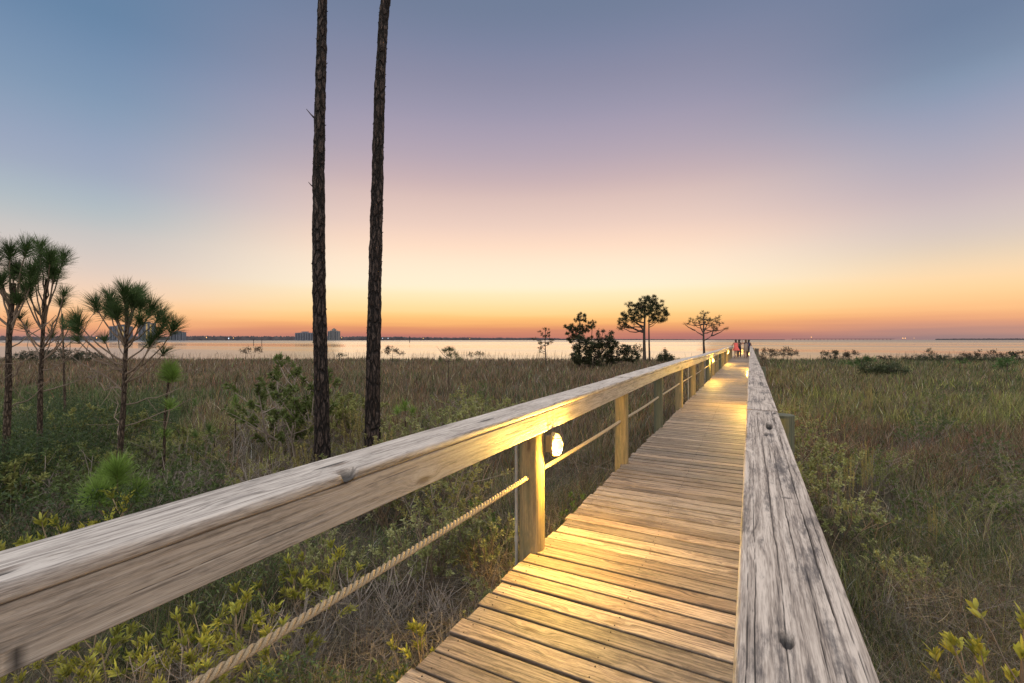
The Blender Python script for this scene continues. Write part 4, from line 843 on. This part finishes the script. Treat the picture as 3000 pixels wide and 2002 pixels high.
# ---- two tall trunks
def tall_trunk(label, d, pts, r_, seed, stubs):
    P = np.array([np.array(at(px, d, py=py)) for px, py in pts]); r0 = (pts[0][0] - 1500) * d / FPX
    gz = float(ground_z(np.array([d]), np.array([r0]))[0]); b = P[0] + (P[1] - P[0]) / (P[1][2] - P[0][2]) * (gz - .1 - P[0][2]); P = np.concatenate([[b], P])
    dr = unit(P[-1] - P[-2]); P = np.concatenate([P, [P[-1] + dr * 2.5], [P[-1] + dr * 5 + [.1, 0, 0]]])
    org = P[0].copy(); o = empty('tall_pine', Vector(org), label, 'pine tree'); P = P - org
    n = 420; z = np.linspace(0, P[-1][2], n); Q = np.stack([np.interp(z, P[:, 2], P[:, 0]), np.interp(z, P[:, 2], P[:, 1]), z], -1)
    ker = np.ones(21) / 21
    for k in range(2):
        e = np.concatenate([np.full(10, Q[0, k]) - np.arange(10, 0, -1) * (Q[1, k] - Q[0, k]), Q[:, k], np.full(10, Q[-1, k])]); Q[:, k] = np.convolve(e, ker, 'valid') 
    th = np.linspace(0, 2 * np.pi, 40, endpoint=False); rad = np.interp(z, [0, 1, 2.3, 4.1, 6.2, 7.5, 13], np.array([.135, .112, .100, .091, .076, .069, .04]) * r_)
    cx_, sx_ = np.cos(th)[None] * 1.6, np.sin(th)[None] * 1.6
    disp = (fbm(z[:, None] * 7 + 0 * cx_, cx_ * 2.3 + sx_ * 3.1 + 20, seed, 3) - .5) * .020 + (vn(z[:, None] * 32 + 0 * cx_, cx_ * 6 + sx_ * 7 + 40, seed + 2) > .62) * .004
    rr = rad[:, None] + disp; V = Q[:, None] + np.stack([np.cos(th)[None] * rr, np.sin(th)[None] * rr, 0 * rr], -1)
    g = Geo(); i = np.arange(n - 1)[:, None] * 40; j = np.arange(40)[None]; jn = (j + 1) % 40
    g.add(V.reshape(-1, 3), np.stack([i + j, i + jn, i + 40 + jn, i + 40 + j], -1).reshape(-1, 4))
    m = 500; iz = RNG.integers(5, n - 5, m); it = RNG.integers(0, 40, m); bb = V[iz, it]; out = np.stack([np.cos(th[it]), np.sin(th[it]), RNG.uniform(-.6, .9, m)], -1)
    strips(g, bb - out * [.004, .004, 0], out, RNG.uniform(.008, .022, m), RNG.uniform(.008, .02, m), np.zeros(3), [1, .8, .3], np.array([.06, .045, .035]) * RNG.uniform(.6, 1.5, (m, 1)))
    g.build('trunk', M_bark, o, smooth=False)
    for (x0, y0, x1, y1, w_) in stubs:
        a = np.array(at(x0, d, py=y0)) - org; c = np.array(at(x1, d, py=y1)) - org; g = Geo()
        q_ = np.array([np.interp(a[2] - .02, Q[:, 2], Q[:, 0]), np.interp(a[2] - .02, Q[:, 2], Q[:, 1]), a[2] - .02]); sd_ = np.sign((c - a) @ np.array([RT[0], RT[1], 0])); rr_w = float(np.interp(a[2], z, rad)); a = q_ + np.array([RT[0], RT[1], 0]) * sd_ * rr_w * .9; c = a + np.array([RT[0], RT[1], 0]) * sd_ * abs(x1 - x0) * d / FPX + [0, 0, max(.012, (y0 - y1) * d / FPX)]
        tube(g, [q_, a, a * .5 + c * .5 + [0, 0, -.005], c], [w_ * 2.6, w_ * 1.6, w_ * .8, w_ * .35], 6); g.build('branch_stub', M_bark, o)
    return o
tall_trunk('first tall bare pine trunk, straight, with two broken branch stubs on its left', 7.0,
           [(945, 1350), (944, 1250), (941, 1100), (937, 950), (934, 800), (934, 650), (933, 500), (937, 350), (941, 200), (943, 100), (945, 0)], 1.0, 5,
           [(915, 345, 889, 316, .012), (914, 545, 899, 530, .010), (955, 185, 962, 180, .006), (954, 365, 960, 362, .006)])
tall_trunk('second tall bare pine trunk, right of the first, leaning right at the top', 7.2,
           [(1091, 1310), (1092, 1200), (1094, 1050), (1097, 900), (1100, 750), (1104, 600), (1108, 420), (1113, 250), (1118, 150), (1123, 60), (1130, 0)], 1.05, 9,
           [(1102, 45, 1098, 40, .008), (1134, 142, 1138, 138, .008), (1131, 240, 1134, 243, .007), (1088, 385, 1085, 388, .007)])

# ---- trees and bushes across the marsh: outline ellipses in photo coordinates, each with its own distance and depth
def far_tree(name, label, d, trunk, ell, col=(.040, .048, .020), rad=.10, nl=.26, wd=.022, dens=1.15, limbs=(), cat='pine tree', nn=34, leaf=False, sc=3.357, ox=1500, oy=840, ground=True):
    T = [np.array(at(ox + x / sc, d, py=oy + y / sc)) for x, y in trunk]
    r0 = (ox + trunk[0][0] / sc - 1500) * d / FPX; gz = float(ground_z(np.array([d]), np.array([r0]))[0])
    b = T[0].copy(); b[2] = gz - .05; T = [b] + T; org = b.copy(); o = empty(name, Vector(org), label, cat); T = np.array(T) - org
    g = Geo(); gb_ = Geo(); gn_ = Geo(); k = len(T); tt = np.linspace(0, k - 1, 14); Q = np.stack([np.interp(tt, range(k), T[:, c]) for c in range(3)], -1)
    tube(g, Q, np.linspace(rad, rad * .3, 14), 8, (.05, .04, .035), rough=.1)
    fwd3 = np.array([FW[0], FW[1], 0]); rt3 = np.array([RT[0], RT[1], 0]); m_px = d / FPX / sc
    for (x0, y0, x1, y1) in limbs:
        a = np.array(at(ox + x0 / sc, d, py=oy + y0 / sc)) - org; c = np.array(at(ox + x1 / sc, d, py=oy + y1 / sc)) - org
        tube(gb_, branch_pts(a, c, .12, 6, .05), np.linspace(rad * .5, rad * .15, 6), 5, (.05, .04, .035), cap=False)
    for (x, y, a, b_) in ell:
        c = np.array(at(ox + x / sc, d, py=oy + y / sc)) - org + fwd3 * RNG.normal(0, a * m_px * .35)
        A = np.array([a * m_px, b_ * m_px, (a + b_) * .5 * m_px])
        iz = np.argmin(np.linalg.norm(Q - (c - [0, 0, A[0] * .9]), axis=1)); 
        tube(gb_, branch_pts(Q[iz], c, .2, 6, .08), np.linspace(rad * .35, rad * .12, 6), 4, (.05, .04, .035), cap=False)
        m = max(3, int(a * b_ / 95 * dens)); q = RNG.normal(size=(m, 3)); q = unit(q) * RNG.uniform(.35, 1, (m, 1)) ** .5
        cc = c + rt3 * (q[:, :1] * A[0]) + np.array([0, 0, 1]) * (q[:, 1:2] * A[1]) + fwd3 * (q[:, 2:] * A[2])
        for p in cc[:12]: tube(gb_, branch_pts(c, p, .15, 4, .1), np.linspace(rad * .12, rad * .06, 4), 3, (.05, .04, .035), cap=False)
        ax = unit(unit(cc - c) + [0, 0, .8]); idx = np.repeat(np.arange(m), nn); dd = RNG.normal(size=(len(idx), 3)) * .8 + ax[idx] * .7
        off = RNG.normal(0, 1, (len(idx), 3)) * (nl * (.6 if leaf else .12))
        cl = np.array(col) * RNG.uniform(.6, 1.5, (m, 1))[idx] * RNG.uniform(.7, 1.3, (len(idx), 1))
        strips(gn_, cc[idx] + off, dd, nl * RNG.uniform(.6, 1.1, len(idx)), wd * RNG.uniform(.6, 1.2, len(idx)), np.zeros(3), [.6, 1, .3], np.clip(cl, 0, .5))
    g.build('trunk', M_twig, o); gb_.build('branches', M_twig, o); gn_.build('crown', M_needle, o, smooth=False); return o
far_tree('shore_pine', 'largest umbrella-crowned pine by the water, the thicker of the pair of stems', 46, [(1303, 690), (1300, 560), (1300, 440), (1305, 340), (1310, 200)],
         [(1300, 140, 60, 35), (1215, 215, 70, 50), (1150, 170, 30, 22), (1140, 280, 70, 42), (1085, 350, 50, 38), (1070, 405, 35, 20), (1255, 270, 65, 45), (1200, 335, 60, 35), (1130, 385, 45, 20), (1330, 230, 60, 60), (1290, 190, 60, 40)],
         rad=.20, limbs=[(1298, 450, 1200, 405), (1200, 405, 1080, 390), (1298, 430, 1215, 330), (1302, 400, 1140, 290)])
far_tree('shore_pine', 'slender pine stem right of the largest one, sharing its crown', 47, [(1352, 690), (1348, 540), (1346, 360), (1352, 200)],
         [(1370, 125, 60, 32), (1430, 165, 60, 45), (1470, 230, 55, 50), (1500, 280, 40, 25), (1410, 260, 60, 50), (1440, 330, 65, 28), (1490, 330, 35, 22), (1380, 320, 40, 30), (1390, 190, 60, 50)], rad=.12, limbs=[(1346, 380, 1440, 320)])
far_tree('shore_pine', 'open-crowned lone pine nearest the people, with a low right limb', 47, [(1891, 665), (1885, 560), (1884, 430), (1888, 270)],
         [(1898, 262, 45, 24), (1845, 305, 42, 22), (1775, 330, 45, 20), (1722, 358, 28, 14), (1925, 330, 48, 30), (1880, 350, 40, 24), (2035, 305, 35, 20), (1990, 340, 40, 26), (2060, 362, 24, 16), (2030, 405, 48, 22), (2100, 408, 20, 12), (1960, 385, 36, 22), (1800, 375, 30, 14), (1985, 420, 30, 16)],
         rad=.15, dens=.75, nn=22, limbs=[(1886, 530, 1960, 485), (1960, 485, 2100, 415), (1960, 485, 1990, 390), (1883, 480, 1800, 430), (1800, 430, 1700, 370), (1883, 470, 1835, 330), (1884, 450, 1925, 350)])
far_tree('small_pine', 'small lone sparse pine left of the dark bush', 37, [(337, 790), (328, 640), (325, 520), (330, 430)],
         [(335, 422, 34, 18), (278, 455, 24, 15), (372, 465, 24, 12), (330, 490, 48, 18), (222, 518, 30, 14), (400, 520, 36, 12), (255, 555, 42, 16), (370, 560, 40, 14), (265, 625, 28, 20), (300, 590, 24, 16)], rad=.07, dens=.8, nn=20, nl=.18, wd=.026, limbs=[(326, 520, 220, 525), (327, 560, 420, 520), (328, 640, 270, 620)])
far_tree('small_pine', 'taller pine rising behind the dark bush', 36, [(664, 700), (662, 560), (662, 420), (668, 300)],
         [(680, 288, 42, 24), (640, 325, 30, 18), (700, 330, 28, 18), (570, 395, 45, 25), (530, 405, 22, 14), (610, 430, 45, 28), (690, 400, 38, 30), (545, 475, 22, 20), (640, 470, 50, 30), (720, 440, 35, 28), (560, 530, 26, 24), (600, 510, 40, 30)], rad=.10, nl=.2, wd=.03, limbs=[(662, 500, 560, 420), (664, 440, 720, 430)])
far_tree('small_pine', 'shorter thin pine right of the taller one in the dark bush', 36, [(780, 640), (782, 520), (790, 380)],
         [(790, 352, 36, 18), (765, 385, 26, 18), (815, 385, 24, 16), (785, 415, 28, 16), (745, 400, 14, 10), (780, 500, 18, 10)], rad=.06, nl=.18, wd=.026)
BD = (.034, .042, .020)
far_tree('dark_bush', 'large dark leafy bush in front of the small pines', 35, [(850, 800), (850, 700)],
         [(640, 600, 50, 45), (620, 690, 45, 50), (750, 590, 80, 60), (870, 560, 70, 50), (950, 520, 45, 45), (1000, 570, 50, 45), (900, 620, 120, 70), (1080, 610, 60, 35), (1160, 620, 60, 36), (700, 690, 100, 80), (850, 740, 160, 75), (1040, 690, 120, 65), (1180, 690, 80, 50), (680, 520, 40, 40), (760, 530, 40, 30), (860, 480, 22, 16), (895, 440, 16, 14), (845, 455, 14, 20), (985, 445, 18, 12), (960, 465, 20, 14)],
         col=BD, rad=.12, nl=.11, wd=.042, dens=.9, nn=40, leaf=True, cat='bush')
far_tree('shore_bush', 'rounded little tree at the right end of the dark bush', 42, [(1232, 720), (1232, 620)], [(1232, 580, 36, 14), (1215, 610, 30, 20), (1255, 615, 24, 20), (1235, 650, 36, 24)], col=BD, rad=.05, nl=.15, wd=.05, leaf=True, dens=.7, cat='bush', nn=22)
far_tree('shore_bush', 'dark pointed bush at the water edge between the pine pair and the lone pine', 42, [(1505, 740), (1505, 690)], [(1505, 660, 30, 30), (1480, 700, 45, 30), (1540, 700, 50, 30), (1505, 720, 70, 30)], col=BD, rad=.05, nl=.16, wd=.05, leaf=True, cat='bush', nn=26)
def bush_px(label, d, ell, col=(.05, .06, .03), leaf=True, **k):
    x, y, a, b_ = ell[0]; return far_tree(k.pop('name', 'shore_bush'), label, d, [(x, y + b_)], ell, col=col, rad=k.pop('rad', .04), nl=k.pop('nl', .15), wd=k.pop('wd', .045), leaf=leaf, cat=k.pop('cat', 'bush'), sc=1, ox=0, oy=0, dens=k.pop('dens', 9), nn=k.pop('nn', 24), **k)
for lb, d, ell in (('feathery bush on the water edge right beside the boardwalk', 46, [(2256, 1036, 18, 9), (2245, 1028, 10, 6), (2268, 1030, 10, 5), (2232, 1046, 14, 10)]),
                   ('second feathery bush on the water edge right of the boardwalk, tallest there', 46, [(2308, 1026, 14, 7), (2295, 1036, 16, 9), (2322, 1038, 14, 9)]),
                   ('dark-topped bush standing alone against the water in the right half', 45, [(2432, 1034, 18, 6), (2414, 1038, 10, 7), (2446, 1040, 10, 7), (2428, 1050, 24, 8)]),
                   ('low brown bush left of the sprawling green pine', 45, [(2490, 1040, 18, 8), (2476, 1046, 16, 7), (2505, 1036, 9, 6)]),
                   ('thin bush against the water in the middle of the right marsh', 46, [(2717, 1034, 10, 8), (2735, 1044, 12, 7), (2700, 1046, 12, 7)]),
                   ('rounded brown bush on the water edge, leftmost of the far right row', 45, [(2872, 1036, 16, 9), (2850, 1044, 14, 8), (2830, 1044, 12, 10)]),
                   ('rounded brown bush on the water edge behind the small green pine', 45, [(2918, 1038, 18, 10), (2935, 1046, 16, 8)]),
                   ('long low dark thicket on the water edge in the right half', 44, [(2760, 1050, 40, 7), (2680, 1050, 40, 6), (2830, 1052, 40, 7), (2900, 1054, 40, 8), (2600, 1050, 30, 5)]),
                   ('last bush on the water edge at the right photo edge', 44, [(2985, 1044, 16, 12), (3010, 1046, 20, 12), (2962, 1040, 12, 10)]),
                   ('pale feathery bush on the water edge right of the second tall trunk', 44, [(1150, 1024, 20, 8), (1130, 1032, 14, 6), (1175, 1034, 14, 6)]),
                   ('pale feathery bush on the water edge left of the wax myrtle', 44, [(720, 1027, 18, 6), (760, 1024, 14, 7)]),
                   ('low dark bush between the trunks at the water edge', 44, [(995, 1040, 10, 5), (1004, 1042, 8, 4)]),
                   ('low pale bush at the water edge left of the lone sparse pine', 44, [(1405, 1038, 14, 6), (1380, 1040, 12, 5)]),
                   ('dark shoreline bush behind the left pines', 40, [(160, 1040, 60, 14), (60, 1045, 60, 12), (240, 1045, 50, 12)])):
    bush_px(lb, d, ell, col=(.075, .058, .038) if ('brown' in lb or 'feathery' in lb) else (.04, .045, .025))
bush_px('dark green mound in the right marsh beside the sprawling pine', 26, [(2600, 1085, 46, 20), (2560, 1078, 36, 16), (2630, 1096, 36, 18), (2585, 1100, 50, 16)], col=(.05, .065, .03), nl=.13, wd=.035, dens=5)
bush_px('sprawling green pine in the right marsh', 32, [(2524, 1050, 14, 9), (2506, 1060, 12, 6), (2545, 1052, 14, 7), (2560, 1056, 12, 6), (2524, 1068, 14, 8)], col=(.06, .11, .035), leaf=False, nl=.3, wd=.03, dens=4, name='small_pine', cat='pine tree')
bush_px('upright small green pine near the right photo edge', 27, [(2951, 1050, 8, 8), (2935, 1062, 12, 9), (2965, 1064, 12, 9), (2951, 1075, 18, 10), (2951, 1090, 12, 6)], col=(.06, .13, .035), leaf=False, nl=.24, wd=.022, dens=4, name='small_pine', cat='pine tree')
bush_px('small green pine seedling left of the upright one', 30, [(2810, 1056, 12, 7), (2825, 1062, 10, 6)], col=(.08, .14, .045), leaf=False, nl=.22, wd=.022, dens=3, name='small_pine', cat='pine tree')
far_tree('small_pine', 'thin young pine with a dark brush top standing alone in the middle marsh', 21, [(1800, 520), (1805, 400), (1800, 300)], [(1800, 232, 22, 14), (1775, 225, 14, 10), (1825, 225, 14, 10), (1862, 260, 14, 14), (1740, 300, 20, 10), (1880, 300, 24, 10), (1800, 270, 24, 14)],
         col=(.085, .10, .04), rad=.03, nl=.20, wd=.012, dens=1.2, nn=40, sc=2.9375, ox=700, oy=950, limbs=[(1790, 290, 1700, 190)])

# ================================================================== people
M_skin = plain('skin', (.27, .14, .095), .55); M_hair = plain('dark_hair', (.025, .018, .014), .5); M_hairb = plain('brown_hair', (.09, .045, .025), .5)
M_coral = plain('coral_cloth', (.62, .11, .095), .8); M_black = plain('dark_cloth', (.02, .02, .028), .8); M_beige = plain('beige_cloth', (.25, .20, .17), .8); M_navy = plain('navy_cloth', (.03, .035, .07), .8); M_phone = plain('phone_case', (.02, .02, .02), .3)
M_orange = plain('peach_cloth', (.8, .45, .2), .8)
def person(label, loc, rz, arms, H=1.62, lean=0.0, top=None, dress=None, hair=None, hairlen=.3, pants=None, legs=(0, 0)):
    """faces local +Y. arms: two (elbow, wrist) offset pairs from the shoulders"""
    o = empty('person', loc, label, 'person'); o.rotation_euler = (0, 0, rz); k = H / 1.7
    V = []; E = []; Rd = []
    def v(p, r, par=None):
        V.append(Vector(p) * k); Rd.append(r * k); i = len(V) - 1
        if par is not None: E.append((par, i))
        return i
    ly = lean
    pel = v((0, 0, .94), .125); wai = v((0, ly * .3, 1.08), .105, pel); che = v((0, ly * .7, 1.27), .12, wai); ub = v((0, ly, 1.40), .085, che)
    nk = v((0, ly * 1.05, 1.47), .048, ub); jaw = v((0, ly * 1.1 + .02, 1.54), .062, nk); hd = v((0, ly * 1.1 + .012, 1.62), .078, jaw); tp = v((0, ly * 1.1, 1.68), .06, hd)
    v((0, ly * 1.1 + .095, 1.575), .012, hd)          # nose
    for s, (el, wr) in zip((-1, 1), arms):
        sh = v((s * .165, ly, 1.385), .05, ub); S = Vector((s * .185, ly, 1.37)); e = v(S + Vector(el), .038, sh); w_ = v(S + Vector(wr), .026, e)
        dr = (Vector(wr) - Vector(el)).normalized(); pm = v(S + Vector(wr) + dr * .07, .028, w_)
        sd = dr.cross(Vector((0, 0, 1))); sd = sd.normalized() if sd.length > .1 else Vector((1, 0, 0)); 
        for q in range(4):
            f0 = v(S + Vector(wr) + dr * .10 + sd * (.028 * (q - 1.5) * .8), .009, pm); f1 = v(S + Vector(wr) + dr * (.135 + (.012 if q in (1, 2) else 0)) + sd * (.024 * (q - 1.5)) - Vector((0, 0, .012)), .0075, f0)
        v(S + Vector(wr) + dr * .07 - sd * .05, .009, w_)
    for s, st in zip((-1, 1), legs):
        hp = v((s * .085, 0, .88), .092, pel); kn = v((s * .09, .02 + st * .4, .50), .056, hp); an = v((s * .09, -.01 + st, .09), .036, kn); v((s * .10, .13 + st, .03), .030, an); 
    me = bpy.data.meshes.new('body'); me.from_pydata(V, E, []); b = bpy.data.objects.new('body', me); COL.objects.link(b); b.parent = o
    md = b.modifiers.new('skin', 'SKIN'); md.use_smooth_shade = True
    for i, sv in enumerate(me.skin_vertices[0].data): sv.radius = (Rd[i], Rd[i]); sv.use_root = (i == 0)
    ss = b.modifiers.new('sub', 'SUBSURF'); ss.levels = 1; ss.render_levels = 2; me.materials.append(M_skin)
    for s in (-1, 1):
        g = Geo(); tube(g, [tuple(Vector((s * .027, ly * 1.1 + .078, 1.60)) * k), tuple(Vector((s * .027, ly * 1.1 + .088, 1.60)) * k)], [.009, .006], 6); g.build('eye', M_hair, o)
    def shell(name, rings, mat, n=20):      # rings: (cx, cy, z, rx, ry)
        g = Geo(); th = np.linspace(0, 2 * np.pi, n, endpoint=False); loft(g, [[(cx + rx * math.cos(a) * (1 + .03 * math.sin(a * 5 + z * 9)), cy + ry * math.sin(a), z) for a in th] for cx, cy, z, rx, ry in [[q * k for q in r_] for r_ in rings]]); return g.build(name, mat, o)
    shell('hair', [(0, ly * 1.1 - .05, 1.58 - hairlen, .05, .03), (0, ly * 1.1 - .055, 1.5, .085, .05), (0, ly * 1.1 - .028, 1.58, .098, .085), (0, ly * 1.1 - .015, 1.66, .094, .092), (0, ly * 1.1 - .01, 1.71, .07, .072), (0, ly * 1.1 - .01, 1.735, .02, .02)], hair or M_hair)
    if top: shell('top', [(0, 0, .93, .165, .135), (0, ly * .4, 1.10, .142, .118), (0, ly * .75, 1.28, .168, .132), (0, ly, 1.39, .195, .10), (0, ly, 1.43, .12, .08), (0, ly, 1.45, .065, .06)], top)
    if dress: shell('dress', [(0, -.02, dress[1], dress[2], dress[2] * .8), (0, -.02, .95, .19, .165), (0, ly * .4, 1.10, .155, .13), (0, ly * .75, 1.28, .172, .138), (0, ly, 1.37, .17, .105)], dress[0])
    if pants:
        for s in (-1, 1): shell('trouser_leg', [(s * .09, .0, .10, .06, .065), (s * .09, .02, .5, .075, .08), (s * .085, 0, .85, .10, .12), (s * .06, 0, .96, .11, .13)], pants, 12)
    return o, k
# facing directions: +Y is out to sea
person('person in a coral pink dress leaning on the left rail, seen from behind', (-1.06, 43.6, .0), R(28), (((-.06, .16, -.24), (-.12, .40, -.30)), ((.08, -.05, -.26), (.02, .16, -.34))), 1.60, .08, dress=(M_coral, .70, .33), hairlen=.32)
a_, k_ = person('person in dark clothes behind the coral one, holding a phone up with both hands', (-.86, 45.3, .0), R(-10), (((-.05, .16, -.10), (.10, .30, .16)), ((.06, .18, -.10), (.02, .32, .18))), 1.60, .0, top=M_black, pants=M_black, hairlen=.2)
c_, k_ = person('person with long brown hair and beige skirt reaching one arm out left', (-.33, 44.2, .0), R(35), (((-.22, .10, -.14), (-.42, .20, .02)), ((.08, .02, -.26), (.10, .20, -.40))), 1.60, .02, top=M_black, dress=(M_beige, .62, .22), hair=M_hairb, hairlen=.42)
person('person with dark hair and navy top standing close behind the one in beige', (-.10, 45.2, .0), R(-20), (((-.05, .04, -.27), (-.02, .18, -.46)), ((.06, -.02, -.28), (.08, .10, -.5))), 1.58, .0, top=M_navy, pants=M_black, hairlen=.25)
for lb, x, y, z in (('phone held up by the person in dark clothes', -.80, 45.72, 1.53), ('phone held out by the person in beige', -.90, 44.15, 1.34)):
    g = Geo(); boxq(g, (0, 0, 0), (.04, .005, .08)); o = g.build('phone', M_phone, smooth=False, loc=(x, y, z)); tag(o, lb, 'phone')

# ---- the grass goes in last, thinned where shrubs stand
grass(210000, 1.7, 9, 4, 'marsh_grass', 'tangled green and straw marsh grass close below the railings')
grass(150000, 8, 26, 3, 'marsh_grass', 'brown and olive marsh grass in the middle of the marsh')
grass(130000, 24, 55, 2, 'marsh_grass', 'distant brown marsh grass reaching the water edge')
